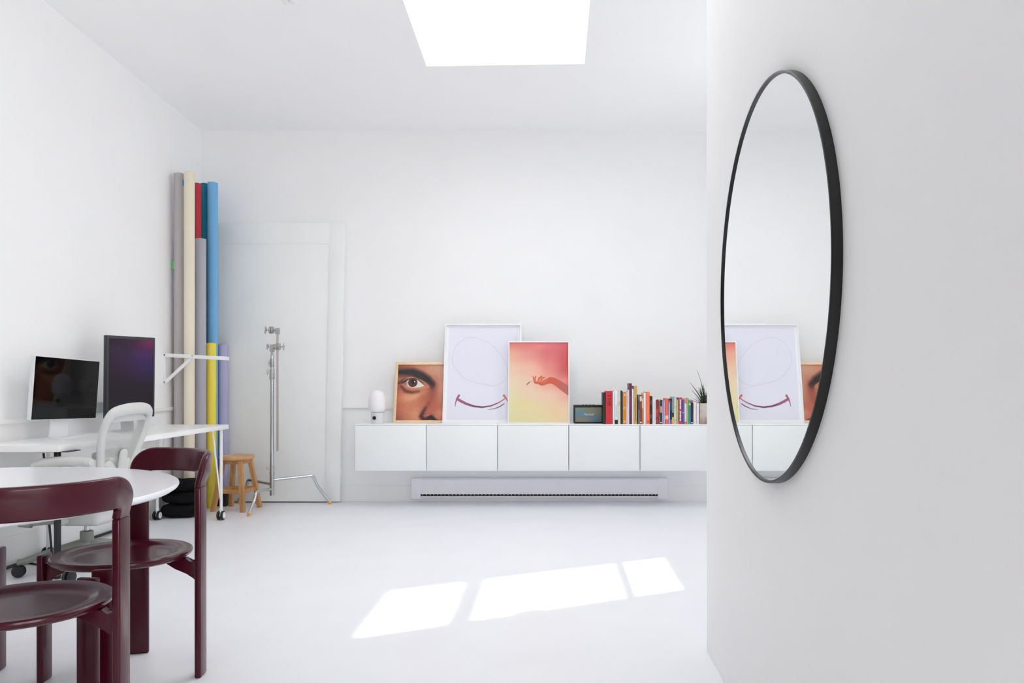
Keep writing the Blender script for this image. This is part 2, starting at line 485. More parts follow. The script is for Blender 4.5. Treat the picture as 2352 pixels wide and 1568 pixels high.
def picture(name, w, h, nx, ny, func, parent, y=0.0, z0=0.0, x0=None, material=None):
    x0 = -w / 2 if x0 is None else x0
    us = (np.arange(nx) + .5) / nx; vs = (np.arange(ny) + .5) / ny
    U, V = np.meshgrid(us, vs)
    C = np.clip(func(U, V), 0, 255) / 255.0
    C = np.where(C <= 0.04045, C / 12.92, ((C + 0.055) / 1.055) ** 2.4)
    xs = x0 + np.arange(nx + 1) / nx * w; zs = z0 + h - np.arange(ny + 1) / ny * h
    X, Z = np.meshgrid(xs, zs)
    verts = np.stack([X, np.full_like(X, y), Z], -1).reshape(-1, 3)
    i = np.arange(ny)[:, None] * (nx + 1) + np.arange(nx)[None, :]
    faces = np.stack([i + nx + 1, i + nx + 2, i + 1, i], -1).reshape(-1, 4)
    me = bpy.data.meshes.new(name); me.from_pydata(verts.tolist(), [], faces.tolist())
    ca = me.color_attributes.new('Col', 'FLOAT_COLOR', 'CORNER')
    cc = np.concatenate([C.reshape(-1, 3), np.ones((nx * ny, 1))], 1)
    ca.data.foreach_set('color', np.repeat(cc, 4, 0).astype(np.float32).ravel())
    me.materials.append(material or M_print)
    o = bpy.data.objects.new(name, me); col.objects.link(o); o.parent = parent
    return o

def eye_paint(u, v):
    U = 205 + u * 1125; V = 175 + v * 1235
    C = np.zeros(U.shape + (3,)) + np.array([196, 118, 88.])
    C = mixc(C, (214, 168, 142), blob(U, V, 1150, 260, 420, 260) * .9)
    C = mixc(C, (120, 62, 48), blob(U, V, 250, 200, 260, 90) * .6)
    C = mixc(C, (150, 78, 62), blob(U, V, 230, 620, 120, 200) * .8)
    C = mixc(C, (224, 162, 116), blob(U, V, 430, 900, 330, 110, -.25) * .8)
    C = mixc(C, (226, 170, 140), blob(U, V, 640, 870, 240, 40, -.45) * .7)
    C = mixc(C, (176, 84, 64), blob(U, V, 230, 1120, 130, 260) * .7)
    C = mixc(C, (128, 74, 82), blob(U, V, 190, 1380, 170, 150) * .8)
    C = mixc(C, (204, 128, 92), blob(U, V, 430, 1180, 240, 160) * .5)
    C = mixc(C, (222, 158, 130), blob(U, V, 620, 1290, 120, 170) * .6)
    C = mixc(C, (150, 72, 60), blob(U, V, 960, 840, 110, 280, .1) * .75)
    C = mixc(C, (172, 86, 66), blob(U, V, 800, 900, 120, 160) * .5)
    C = mixc(C, (222, 172, 150), blob(U, V, 1190, 650, 90, 330) * .8)
    C = mixc(C, (186, 92, 72), blob(U, V, 1000, 1150, 170, 130) * .6)
    C = mixc(C, (222, 150, 130), blob(U, V, 1170, 1240, 100, 90) * .8)
    # brow
    C = mixc(C, (42, 32, 34), stroke(U, V, [(190, 350, 70), (330, 340, 75), (520, 350, 95), (700, 420, 100), (850, 510, 90), (950, 600, 55)], 90) * .97)
    C = mixc(C, (96, 60, 52), blob(U, V, 330, 440, 190, 45) * .5)
    C = mixc(C, (62, 36, 34), blob(U, V, 960, 640, 70, 100) * .7)
    # socket shadows
    C = mixc(C, (62, 36, 36), stroke(U, V, [(225, 590, 22), (300, 540, 30), (380, 500, 30)], 50) * .8)
    C = mixc(C, (84, 44, 42), stroke(U, V, [(290, 660, 22), (380, 760, 34), (520, 790, 30), (680, 770, 14)], 60) * .85)
    C = mixc(C, (216, 150, 128), stroke(U, V, [(330, 530, 5), (400, 475, 7), (510, 452, 8), (610, 475, 6), (690, 520, 4)], 10) * .9)
    C = mixc(C, (215, 140, 95), stroke(U, V, [(700, 510, 10), (790, 570, 14), (880, 650, 14), (890, 690, 8)], 24) * .8)
    # eye opening
    top = np.interp(U, [350, 400, 470, 540, 620, 700, 790], [580, 520, 488, 480, 500, 560, 640])
    bot = np.interp(U, [350, 400, 470, 540, 620, 700, 790], [600, 650, 680, 695, 692, 680, 655])
    op = np.clip((V - top) / 10, 0, 1) * np.clip((bot - V) / 10, 0, 1) * ((U > 350) & (U < 790))
    sc_ = np.zeros(U.shape + (3,)) + np.array([222, 222, 214.]); sc_ = mixc(sc_, (120, 96, 84), blob(U, V, 370, 590, 50, 110) * .9)
    d = np.hypot(U - 535, V - 572)
    sc_ = mixc(sc_, (84, 44, 42), np.clip((104 - d) / 8, 0, 1)); sc_ = mixc(sc_, (50, 28, 30), np.clip((104 - d) / 8, 0, 1) * np.clip((d - 84) / 14, 0, 1) * .7)
    sc_ = mixc(sc_, (22, 16, 18), np.clip((50 - np.hypot(U - 545, V - 545)) / 16, 0, 1))
    sc_ = mixc(sc_, (255, 255, 255), np.clip((17 - np.hypot(U - 573, V - 552)) / 6, 0, 1))
    C = C * (1 - op[..., None]) + sc_ * op[..., None]
    C = mixc(C, (38, 24, 26), stroke(U, V, [(300, 590, 10), (370, 540, 16), (430, 498, 12), (540, 474, 7), (640, 500, 6), (760, 600, 4)], 14) * .92)
    C = mixc(C, (222, 140, 120), stroke(U, V, [(320, 620, 6), (400, 680, 9), (520, 705, 9), (660, 700, 8), (800, 685, 12), (850, 670, 12)], 14) * .75)
    # nose wing and nostril
    C = mixc(C, (96, 44, 44), stroke(U, V, [(900, 1020, 10), (820, 1160, 40), (760, 1290, 50), (800, 1370, 40)], 110) * .6)
    C = mixc(C, (52, 24, 32), stroke(U, V, [(840, 1120, 6), (790, 1210, 20), (745, 1320, 34), (800, 1375, 34), (900, 1420, 46)], 60) * .92)
    C = mixc(C, (34, 20, 28), stroke(U, V, [(880, 1350, 30), (960, 1340, 55), (1060, 1400, 30), (1150, 1430, 22)], 40) * .95)
    C = mixc(C, (170, 82, 74), stroke(U, V, [(810, 1300, 6), (850, 1260, 14), (940, 1235, 16), (1030, 1290, 10)], 30) * .7)
    rng = np.random.RandomState(3); n = rng.randn(*U.shape) * 5 * (1 + 1.2 * blob(U, V, 430, 1150, 300, 220))
    C += n[..., None]
    e = np.clip((V - 175) / 22, 0, 1); 
    return C
def hand_paint(u, v):
    U = 150 + u * 1030; V = 120 + v * 1370
    g = np.array([
        [(222, 130, 112), (226, 118, 118), (222, 112, 118), (204, 98, 106)],
        [(232, 176, 148), (228, 150, 138), (220, 116, 118), (200, 84, 88)],
        [(234, 200, 168), (236, 186, 162), (226, 138, 126), (198, 82, 82)],
        [(232, 212, 176), (234, 200, 174), (232, 164, 146), (216, 118, 112)],
        [(228, 216, 176), (232, 206, 174), (236, 200, 174), (232, 176, 158)],
        [(222, 216, 166), (228, 214, 162), (232, 206, 166), (234, 206, 174)],
        [(220, 214, 166), (222, 214, 164), (226, 212, 166), (230, 206, 166)]], float)
    gy, gx = g.shape[:2]
    fy = v * (gy - 1); fx = u * (gx - 1)
    iy = np.clip(fy.astype(int), 0, gy - 2); ix = np.clip(fx.astype(int), 0, gx - 2)
    ty = (fy - iy); tx = (fx - ix); ty = (ty * ty * (3 - 2 * ty))[..., None]; tx = (tx * tx * (3 - 2 * tx))[..., None]
    C = (g[iy, ix] * (1 - tx) + g[iy, ix + 1] * tx) * (1 - ty) + (g[iy + 1, ix] * (1 - tx) + g[iy + 1, ix + 1] * tx) * ty
    for (x, y, sx, sy, c, a) in ((690, 200, 120, 60, (236, 140, 140), .5), (820, 280, 160, 60, (206, 104, 106), .4), (360, 1160, 160, 80, (226, 212, 146), .6),
                                 (950, 1300, 90, 100, (234, 198, 150), .6), (1120, 780, 90, 70, (236, 150, 138), .5), (600, 640, 160, 90, (240, 186, 160), .5)):
        C = mixc(C, c, blob(U, V, x, y, sx, sy) * a)
    arm = stroke(U, V, [(1230, 985, 72), (1100, 895, 66), (1000, 825, 62), (930, 785, 56), (870, 770, 54), (800, 795, 44), (720, 820, 44), (660, 815, 26), (600, 808, 18)], 8)
    armc = np.zeros_like(C) + np.array([206, 92, 64.]); t = np.clip((U - 900) / 250, 0, 1); armc = mixc(armc, (178, 104, 98), t)
    armc = mixc(armc, (224, 130, 96), blob(U, V, 700, 780, 90, 30) * .8)
    fi = np.zeros_like(U)
    for s_ in ([(600, 810, 18), (585, 762, 15), (562, 706, 8)], [(604, 800, 12), (598, 745, 11), (610, 704, 9)], [(655, 795, 18), (672, 738, 15), (718, 704, 11)],
               [(700, 785, 18), (718, 742, 14), (764, 722, 9)]):
        fi = np.maximum(fi, stroke(U, V, s_, 7))
    mk = np.maximum(arm, fi)
    C = C * (1 - mk[..., None]) + armc * mk[..., None]
    C = mixc(C, (188, 170, 160), stroke(U, V, [(510, 800, 4), (575, 768, 5)], 5))
    C = mixc(C, (96, 60, 56), stroke(U, V, [(458, 842, 7), (505, 802, 7)], 6))
    return C
def smile_paint(u, v):
    U = 170 + u * 1005; V = 150 + v * 1300
    C = np.zeros(U.shape + (3,)) + np.array([229, 228, 240.])
    C = mixc(C, (224, 222, 230), np.clip((v - .75) * 3, 0, 1) * .6)
    ring = [(235, 590), (255, 460), (330, 355), (430, 300), (520, 288), (650, 318), (800, 400), (920, 520), (1000, 650), (1034, 770), (1010, 870), (930, 945), (820, 975),
            (700, 955), (560, 925), (430, 880), (320, 780), (250, 680), (235, 590)]
    rp = [(p.x, p.y, 2.8) for p in crom([(a, b, 0) for a, b in ring[:-1]], 4, True)]; rp.append(rp[0])
    C = mixc(C, (204, 196, 210), stroke(U, V, rp, 4) * .75)
    C = mixc(C, (214, 210, 220), stroke(U, V, [(400, 380, 2), (470, 570, 2)], 4) * .6)
    C = mixc(C, (216, 212, 222), stroke(U, V, [(580, 770, 2), (660, 900, 3), (780, 980, 3), (1040, 1030, 2)], 5) * .6)
    sm = [(315, 1158, 18), (370, 1190, 19), (450, 1228, 17), (560, 1262, 13), (680, 1274, 11), (800, 1256, 9), (900, 1215, 8), (970, 1175, 7), (1005, 1145, 8)]
    a = stroke(U, V, sm, 5); a = np.maximum(a, stroke(U, V, [(338, 1112, 16), (312, 1160, 13), (294, 1210, 7), (287, 1262, 3)], 5))
    a = np.maximum(a, stroke(U, V, [(983, 1110, 15), (1012, 1145, 12), (1040, 1195, 4)], 5))
    cc = np.zeros_like(C) + np.array([160, 96, 118.]); cc = mixc(cc, (112, 60, 92), blob(U, V, 680, 1270, 260, 60)); cc = mixc(cc, (212, 116, 116), blob(U, V, 1000, 1140, 90, 60))
    C = C * (1 - a[..., None]) + cc * a[..., None]
    C = mixc(C, (112, 76, 98), stroke(U, V, [(760, 1306, 2), (850, 1296, 5), (930, 1264, 7), (988, 1226, 6)], 4))
    return C

def framed(name, label, xl, w, h, yb, lean, moulding, depth, fm, func, nx, ny, mat_border=0.0, recess=0.012, group=None):
    r = thing(name, label, 'picture', (xl + w / 2, yb, cz1), group=group)
    r.rotation_euler = (-lean, 0, 0)
    m = MB(); m.ring_rect(-w / 2, w / 2, 0, h, moulding, 0, depth, bev=.0012); m.build('picture_frame', fm, r)
    MB().box(-w / 2 + .003, w / 2 - .003, depth - .006, depth - .002, .003, h - .003).build('backing_board', M_matboard, r)
    b = moulding + mat_border
    if mat_border > 0:
        m = MB(); m.ring_rect(-w / 2 + moulding - .001, w / 2 - moulding + .001, moulding - .001, h - moulding + .001, mat_border, recess - .002, recess + .004); m.build('mat_board', M_matboard, r)
    picture('art_print', w - 2 * b + .002, h - 2 * b + .002, nx, ny, func, r, y=recess + .001, z0=b - .001)
    return r
framed('framed_picture', 'wooden-framed close-up portrait of an eye and nose, leaning behind the smile print', pxx(902, 6.85), .50, .548, 6.85, .25, .023, .03, M_frame_wood, eye_paint, 190, 210)
framed('framed_picture', 'largest picture, white frame with a pale lilac print of a curved smile line', pxx(1015.5, 6.80), .676, .888, 6.80, .20, .014, .04, M_picwhite, smile_paint, 250, 330, mat_border=.020, recess=.026)
framed('framed_picture', 'white-framed print of a hand against a red and yellow sky', pxx(1166, 6.76), .530, .722, 6.76, .185, .009, .03, M_picwhite, hand_paint, 220, 290)

# ---------------------------------------------------------------- table lamp
ly = 6.76
r = thing('table_lamp', 'small white lamp with an egg-shaped opal shade at the left end of the cabinets', 'lamp', (pxx(866.5, ly), ly, cz1))
m = MB(); m.lathe([(0, 0), (.048, 0), (.052, .003), (.0535, .008), (.0535, .090), (.051, .093), (0, .093)], 48); m.build('lamp_base', M_lampbase, r)
prof = [(0, .092), (.044, .094), (.060, .104), (.070, .122), (.0755, .145), (.0765, .172), (.0755, .200), (.071, .228), (.062, .252), (.047, .270), (.027, .281), (.010, .284), (0, .2845)]
m = MB(); m.lathe(prof, 56); m.build('lamp_shade', M_lampglass, r)
m = MB(); m.cyl((-.013, -.050, .050), (-.013, -.062, .050), .0165, .0155, 28, bev=.002); m.build('knob', M_black, r, label='round black dial')
m = MB(); m.tube(crom([(0.04, .035, .01), (.055, .10, .004), (.09, .2, .004), (.11, .31, .004)], 6), .003, 8); m.build('power_cord', M_trim, r)

# ---------------------------------------------------------------- speaker
spy = 6.75
r = thing('portable_speaker', 'small black box speaker with an iridescent grille beside the books', 'speaker', ((pxx(1318, spy) + pxx(1385, spy)) / 2, spy, cz1), math.radians(3))
sw, sh = (1385 - 1318) / F * spy / 2 * .99, .158
m = MB(); m.box(-sw, sw, 0, .09, 0.002, sh, bev=.007, seg=3); m.build('speaker_body', mat('speaker_black', (28, 28, 28), .55, noise=.2, nscale=80, bump=.2), r)
def grille_paint(u, v):
    C = np.zeros(u.shape + (3,)) + np.array([118, 128, 118.])
    for (x, y, sx, sy, c, a) in ((.1, .1, .35, .12, (112, 150, 120), .9), (.6, .15, .3, .2, (142, 132, 96), .9), (.95, .3, .2, .4, (136, 124, 108), .9),
                                 (.2, .45, .3, .2, (98, 134, 164), 1), (.55, .75, .3, .12, (104, 124, 156), .8), (.8, .85, .2, .2, (84, 116, 156), .9), (.1, .9, .3, .15, (148, 132, 104), .9),
                                 (.35, .88, .2, .12, (146, 130, 112), .7), (.95, .7, .15, .2, (84, 132, 118), .8), (.5, .35, .25, .1, (104, 142, 136), .7)):
        C = mixc(C, c, blob(u, v, x, y, sx, sy) * a)
    return C * (1 - .10 * (np.floor(v * 40) % 2)[..., None])
picture('grille', 2 * sw - .018, sh - .032, 60, 40, grille_paint, r, y=-.0015, z0=.013)
m = MB(); m.ring_rect(-sw + .006, sw - .006, .010, sh - .016, .004, -.003, .002); m.build('grille_surround', M_black, r)
m = MB()
for k in range(4): m.box(-.05 + k * .03, -.035 + k * .03, .03, .05, sh, sh + .004, bev=.001)
m.build('button', M_black, r)
def text(name, s, size, parent, loc, rot, m, ext=.0006, shear=0.0, sx=1.0, align='CENTER'):
    c = bpy.data.curves.new(name, 'FONT'); c.body = s; c.size = size; c.extrude = ext; c.shear = shear
    c.align_x = align; c.align_y = 'CENTER'; c.materials.append(m)
    tmp = bpy.data.objects.new(name + '_curve', c); col.objects.link(tmp)
    bpy.context.view_layer.update()
    me = bpy.data.meshes.new_from_object(tmp.evaluated_get(bpy.context.evaluated_depsgraph_get()))
    bpy.data.objects.remove(tmp); bpy.data.curves.remove(c)
    me.name = name
    o = bpy.data.objects.new(name, me); col.objects.link(o); o.parent = parent
    o.location = loc; o.rotation_euler = rot; o.scale = (sx, 1, 1)
    return o
M_ivory = mat('logo_ivory', (222, 216, 196), .4, noise=.02, nscale=20)
text('logo', 'Marshall', .026, r, (0, -.0035, .078), (PI / 2, 0, 0), M_ivory, ext=.001, shear=.35)

# ---------------------------------------------------------------- books
M_ink = mat('ink_black', (30, 30, 32), .7, noise=.02, nscale=20)
M_inkred = mat('ink_dark_red', (132, 22, 36), .7, noise=.02, nscale=20)
M_inkw = mat('ink_white', (240, 238, 236), .7, noise=.02, nscale=20)
M_inkp = mat('ink_pink', (190, 120, 160), .7, noise=.02, nscale=20)
BY = 6.662
# x0, x1, top px, cover colour, label, extras
books = [
 (1384.7, 1391.2, 901, (36, 38, 38), 'plain black hardback, first of the tall books beside the speaker', {}),
 (1391.4, 1407.0, 897.5, (206, 42, 56), 'thick red book with big dark red capitals down its spine', {'t': ('THE', .046, M_inkred, .73, 1.25)}),
 (1407.3, 1411.7, 899, (236, 236, 241), 'thin plain white book just right of the thick red book', {}),
 (1411.9, 1419.0, 897, (232, 234, 238), 'white book with small grey lettering and a black square at its foot', {'b': [(0, .13, (30, 30, 32))], 'marks': (.22, .58, (140, 146, 150))}),
 (1419.2, 1425.2, 897, (224, 220, 202), 'ivory book standing left of a black spine', {'b': [(.55, .68, (204, 198, 178))]}),
 (1425.4, 1430.0, 897, (34, 42, 44), 'black book between the ivory and the mustard-orange spines', {}),
 (1430.2, 1438.0, 900, (212, 136, 34), 'mustard-orange book with three white capitals spaced down the spine', {'caps': ('M', 'O', 'M')}),
 (1438.2, 1442.0, 900.5, (238, 208, 208), 'thin pale pink book right of the mustard-orange one', {'marks': (.6, .9, (190, 140, 150))}),
 (1442.1, 1445.4, 895, (224, 218, 228), 'thin pale lilac book left of the tallest plum book', {}),
 (1445.6, 1451.2, 880, (102, 32, 68), 'tallest book, plum purple with faint pink lettering', {'marks': (.36, .7, (150, 90, 124)), 'flap': True}),
 (1451.4, 1455.3, 890, (236, 234, 238), 'white book between the tall plum and the tan book', {'b': [(.965, 1.0, (96, 62, 46))]}),
 (1455.5, 1463.4, 886, (206, 166, 96), 'tall tan book with spaced dark capitals down the spine', {'marks': (.08, .68, (84, 66, 40))}),
 (1465.6, 1469.3, 907, (112, 124, 134), 'thin slate-grey book right of the tall tan one', {'b': [(.5, .85, (70, 78, 92))]}),
 (1469.5, 1474.2, 906.5, (146, 66, 32), 'brown book with a cream strip near the top', {'b': [(.78, .95, (232, 208, 176)), (.04, .08, (240, 230, 220))]}),
 (1474.3, 1478.0, 908, (190, 124, 92), 'thin light brown book left of a white book', {'b': [(.55, .9, (226, 196, 166))]}),
 (1478.2, 1483.4, 902, (234, 236, 238), 'white book left of the bright orange one', {}),
 (1483.6, 1492.2, 900, (255, 124, 78), 'bright orange book with a tiny black emblem at the foot', {'emb': True}),
 (1492.4, 1498.2, 909.5, (44, 32, 42), 'black-purple book right of the bright orange one', {'b': [(.2, .35, (92, 78, 92)), (.7, .85, (80, 66, 84))]}),
 (1498.6, 1502.2, 911, (230, 232, 232), 'white paperback right beside the black-purple book', {}),
 (1502.3, 1506.2, 912, (238, 238, 242), 'white paperback left of the dark red paperback', {'marks': (.15, .8, (200, 204, 210))}),
 (1506.5, 1512.6, 918, (156, 28, 42), 'dark red paperback with mottled spine', {'b': [(.3, .62, (196, 52, 58)), (.05, .2, (190, 44, 52))]}),
 (1512.8, 1516.4, 918, (122, 116, 92), 'thin olive grey paperback right of the dark red one', {'b': [(.3, .5, (84, 82, 68)), (.96, 1, (222, 198, 120))]}),
 (1516.5, 1520.5, 918, (40, 42, 52), 'black paperback with a peach patch on the spine', {'b': [(.47, .74, (240, 152, 112)), (.05, .09, (230, 230, 230))]}),
 (1520.7, 1524.2, 921, (150, 152, 220), 'lavender blue paperback left of the pale mauve one', {}),
 (1524.3, 1527.5, 919, (190, 180, 192), 'pale mauve paperback left of the coral one', {}),
 (1527.8, 1535.2, 914.5, (246, 96, 88), 'coral red paperback with a small white title low on the spine', {'b': [(.19, .34, (252, 196, 186))]}),
 (1535.5, 1539.0, 919.5, (128, 192, 236), 'sky blue paperback right of the coral one', {'b': [(.9, 1, (120, 126, 130))]}),
 (1539.2, 1543.6, 915.5, (52, 36, 50), 'dark aubergine paperback with a magenta foot', {'b': [(0, .18, (184, 84, 148)), (.55, .9, (78, 80, 84))]}),
 (1543.8, 1547.8, 911, (156, 172, 180), 'grey-blue paperback with a bright yellow lower part', {'b': [(0, .26, (240, 196, 66)), (.26, .42, (40, 42, 46))]}),
 (1548.0, 1553.8, 911, (202, 214, 196), 'pale green paperback with thin dark rings on the spine', {'b': [(.14, .155, (110, 116, 108)), (.62, .635, (110, 116, 108))]}),
 (1554.0, 1558.3, 918, (216, 176, 110), 'tan paperback left of the magenta one', {}),
 (1558.5, 1567.0, 913, (126, 34, 84), 'magenta paperback with thick white lettering down the spine', {'b': [(.9, 1, (214, 50, 128)), (.48, .54, (214, 50, 128)), (0, .1, (206, 60, 130))], 'wb': True}),
 (1567.2, 1572.0, 918.5, (86, 94, 182), 'royal blue paperback right of the magenta one', {'b': [(.45, .5, (140, 168, 226))]}),
 (1572.2, 1577.4, 915, (240, 222, 214), 'cream paperback with red corners', {'b': [(0, .1, (228, 110, 100)), (.8, 1, (232, 142, 130))]}),
 (1577.6, 1581.6, 914, (126, 202, 84), 'bright green paperback right of the cream one', {}),
 (1581.8, 1586.6, 919, (86, 142, 182), 'mid blue paperback with a yellow dot near the top', {'b': [(.8, .88, (232, 190, 80))], 'marks': (.1, .75, (40, 80, 130))}),
 (1587.0, 1591.8, 920, (34, 38, 42), 'black paperback with a red top edge', {'b': [(.92, 1, (228, 70, 72)), (.04, .08, (225, 225, 228))], 'marks': (.2, .85, (90, 96, 100))}),
 (1592.6, 1599.0, 926, (240, 234, 234), 'white book with a tiny red dot, left of its twin by the plant', {'dot': (212, 90, 90)}),
 (1599.4, 1605.8, 926, (236, 230, 230), 'white book with a tiny red dot, standing against the plant pot', {'dot': (212, 90, 90)}),
]
for bi, (a, b, tp, c, lab, ex) in enumerate(books):
    X0, X1 = pxx(a, BY), pxx(b, BY); w = X1 - X0; h = pz(tp, BY) - cz1; cxm = (X0 + X1) / 2
    dp = .19 if bi < 18 else .13
    r = thing('book', lab, 'book', (cxm, BY, cz1), group='books standing on the cabinets')
    cm = mat('book_cover_%d' % bi, c, .5, noise=.05, nscale=25)
    t_ = min(.0016, w * .14)
    m = MB()
    m.box(-w / 2, -w / 2 + t_, 0, dp, 0, h, bev=.0003, seg=1).box(w / 2 - t_, w / 2, 0, dp, 0, h, bev=.0003, seg=1)
    m.box(-w / 2, w / 2, 0, .0022, 0, h, bev=.0006, seg=1)
    if ex.get('flap'): pass
    m.build('cover', cm, r, smooth=False)
    MB().box(-w / 2 + t_, w / 2 - t_, .0022, dp - .004, .002, h - .003).build('page_block', M_paper, r, smooth=False)
    for k, (f0, f1, bc) in enumerate(ex.get('b', [])):
        MB().box(-w / 2 + .0004, w / 2 - .0004, -.0005, .001, f0 * h + .0004, f1 * h - .0004).build('spine_band', mat('band_%d_%d' % (bi, k), bc, .5, noise=.03, nscale=30), r, smooth=False)
    if 'marks' in ex:
        f0, f1, bc = ex['marks']; m = MB(); z = f0 * h
        while z < f1 * h:
            m.box(-w * .18, w * .18, -.0008, .001, z, z + .0028); z += .0075 if w > .02 else .006
        m.build('spine_title', mat('mark_%d' % bi, bc, .6, noise=.02, nscale=30), r, smooth=False)
    if 'wb' in ex:
        m = MB()
        for (f0, f1) in ((.56, .9), (.12, .46)):
            z = f0 * h
            while z < f1 * h: m.box(-w * .2, w * .2, -.001, .001, z, z + .008); z += .0105
        m.build('spine_title', M_inkw, r, smooth=False)
    if 't' in ex:
        s, sz, mm, f, sx = ex['t']; text('spine_title', s, sz, r, (0, -.0008, f * h), (PI / 2, PI / 2, 0), mm, sx=sx)
    if 'caps' in ex:
        for s, f in zip(ex['caps'], (.91, .5, .08)): text('spine_letter', s, .026, r, (0, -.0008, f * h), (PI / 2, PI / 2, 0), M_inkw)
    if 'emb' in ex:
        MB().lathe([(0, 0), (.005, 0), (.005, .001), (0, .001)], 12, c=(.002, -.001, .022), axis='Y').build('emblem', M_ink, r)
    if 'dot' in ex:
        MB().lathe([(0, 0), (.0026, 0), (.0026, .001), (0, .001)], 10, c=(0, -.001, .014), axis='Y').build('emblem', mat('dot_red', ex['dot'], .6, noise=.02, nscale=20), r)

# ---------------------------------------------------------------- potted plant
r = thing('potted_plant', 'spiky dark green plant in a square stoneware pot at the right end of the books', 'plant', (1.279, 6.72, cz1))
pw, ph = .047, pz(926, BY) - cz1
m = MB(); m.ring_rect(-pw, pw, -pw, pw, .007, 0, ph, bev=.0015, M=Matrix(((1, 0, 0, 0), (0, 0, 1, 0), (0, 1, 0, 0), (0, 0, 0, 1))))
m.box(-pw + .004, pw - .004, -pw + .004, pw - .004, 0.001, .01)
m.build('pot', M_pot, r)
MB().box(-pw + .006, pw - .006, -pw + .006, pw - .006, .02, ph - .012).build('soil', M_soil, r)
m = MB(); rnd = random.Random(5)
def blade(mm, base, dirx, diry, length, height, w0, droop):
    n = 9; L = []; R_ = []
    d = Vector((dirx, diry, 0)); sd = Vector((-diry, dirx, 0))
    if d.length < 1e-4: d = Vector((1, 0, 0)); sd = Vector((0, 1, 0))
    d.normalize(); sd.normalize()
    sd = (sd + Vector((.55, .2, 0))).normalized()
    vs = []
    for i in range(n + 1):
        t = i / n
        p = Vector(base) + d * (length * t ** 1.3) + Vector((0, 0, height * (t - droop * t * t)))
        w = w0 * (1 - t) ** .7 * (0.6 + 1.2 * t if t < .33 else 1) + .0004
        vs += [p - sd * w, p + Vector((0, 0, -w * .5)), p + sd * w]
    mm._add(vs, [(3 * i + a, 3 * i + a + 1, 3 * i + a + 4, 3 * i + a + 3) for i in range(n) for a in (0, 1)])
zt = ph - .014
spec = [((-.01, -.01), (-1, -.1), .115, .20, .006, .05), ((-.015, 0), (-1, 0), .09, .13, .0075, .05), ((-.02, -.01), (-1, -.2), .12, .05, .006, -.1 + .1),
        ((0, 0), (-.8, .1), .05, .16, .006, .05), ((.0, -.01), (-.5, -.3), .035, .19, .006, .0), ((.01, 0), (-.4, .3), .02, .165, .006, .0),
        ((0, 0), (-1, .4), .075, .15, .006, .1), ((-.01, -.015), (-1, -.5), .06, .11, .007, .1), ((.01, .01), (.4, -.3), .04, .21, .006, .05),
        ((.015, 0), (1, .1), .09, .17, .007, .1), ((.02, .0), (1, -.3), .12, .12, .007, .15), ((.0, .01), (.1, 1), .05, .18, .006, .05),
        ((.015, .0), (-1, .05), .075, .335, .003, .12), ((-.005, .01), (-.9, .3), .04, .10, .007, .1), ((-.02, .01), (-1, .2), .05, .07, .007, .1)]
for (b0, d0, L, hh, w0, dr) in spec: blade(m, (b0[0], b0[1], zt), d0[0], d0[1], L, hh, w0, dr)
for k in range(26):
    a = rnd.uniform(0, 2 * PI); L = rnd.uniform(.02, .10)
    blade(m, (rnd.uniform(-.02, .02), rnd.uniform(-.02, .02), zt), math.cos(a), math.sin(a) * .6, L, rnd.uniform(.06, .17), .006, .12)
lv = m.build('leaves', M_leaf, r)
sm_ = lv.modifiers.new('thick', 'SOLIDIFY'); sm_.thickness = .0012

# ---------------------------------------------------------------- paper rolls
rolls = [
 (400, 423.5, 399, 6.545, (188, 184, 184), 'tall warm grey paper roll against the left wall, leftmost of the rolls'),
 (423, 446.5, 396, 6.50, (236, 226, 204), 'tall cream paper roll standing in the corner'),
 (445, 462, 422, 6.80, (186, 52, 62), 'red paper roll standing behind the shorter grey roll'),
 (460.5, 478, 422, 6.90, (0, 128, 156), 'teal paper roll standing between the red and the blue rolls'),
 (477, 500, 420, 6.862, (118, 180, 226), 'tall light blue paper roll, rightmost of the tall rolls'),
 (446.5, 473, 549, 6.66, (174, 174, 182), 'shorter cool grey paper roll in front of the red and teal rolls'),
 (473, 496, 788, 6.765, (238, 218, 84), 'short yellow paper roll standing before the blue roll'),
 (500.5, 523.5, 791, 6.95, (176, 174, 208), 'short lavender paper roll, rightmost of all the rolls'),
]
for i, (a, b, tp, Y, c, lab) in enumerate(rolls):
    X0, X1 = pxx(a, Y), pxx(b, Y); R = (X1 - X0) / 2 * .985; h = pz(tp, Y)
    xc = max((X0 + X1) / 2, XL + R + .002 + (.016 if False else 0))
    r = thing('paper_roll', lab, 'paper roll', (xc, Y, 0), group='paper rolls in the corner')
    m = MB(); m.lathe([(R * .55, .002), (R * .97, .002), (R, .006), (R, h - .004), (R * .985, h), (R * .57, h), (R * .55, h - .004), (R * .55, .002)], 36)
    m.build('rolled_paper', mat('roll_paper_%d' % i, c, .75, noise=.04, nscale=3, stretch=(1, 1, .3)), r)
    m = MB(); m.lathe([(R * .44, .004), (R * .55, .004), (R * .55, h + .006), (R * .44, h + .006), (R * .44, .004)], 28)
    m.build('cardboard_core', mat('cardboard', (186, 160, 128), .8, noise=.1, nscale=30), r)
    if i == 0:
        MB().box(-R - .006, -R + .006, -.02, .012, pz(618, Y), pz(600, Y), bev=.001).build('tape_tab', mat('tape_green', (116, 206, 128), .6, noise=.02, nscale=20), r, label='small green tape tab')
    if i == 1:
        MB().box(-R - .003, -R + .006, -.025, .0, pz(428, Y), pz(414, Y), bev=.001).build('tape_tab', mat('tape_blue', (52, 110, 190), .6, noise=.02, nscale=20), r, label='small blue tape tab')

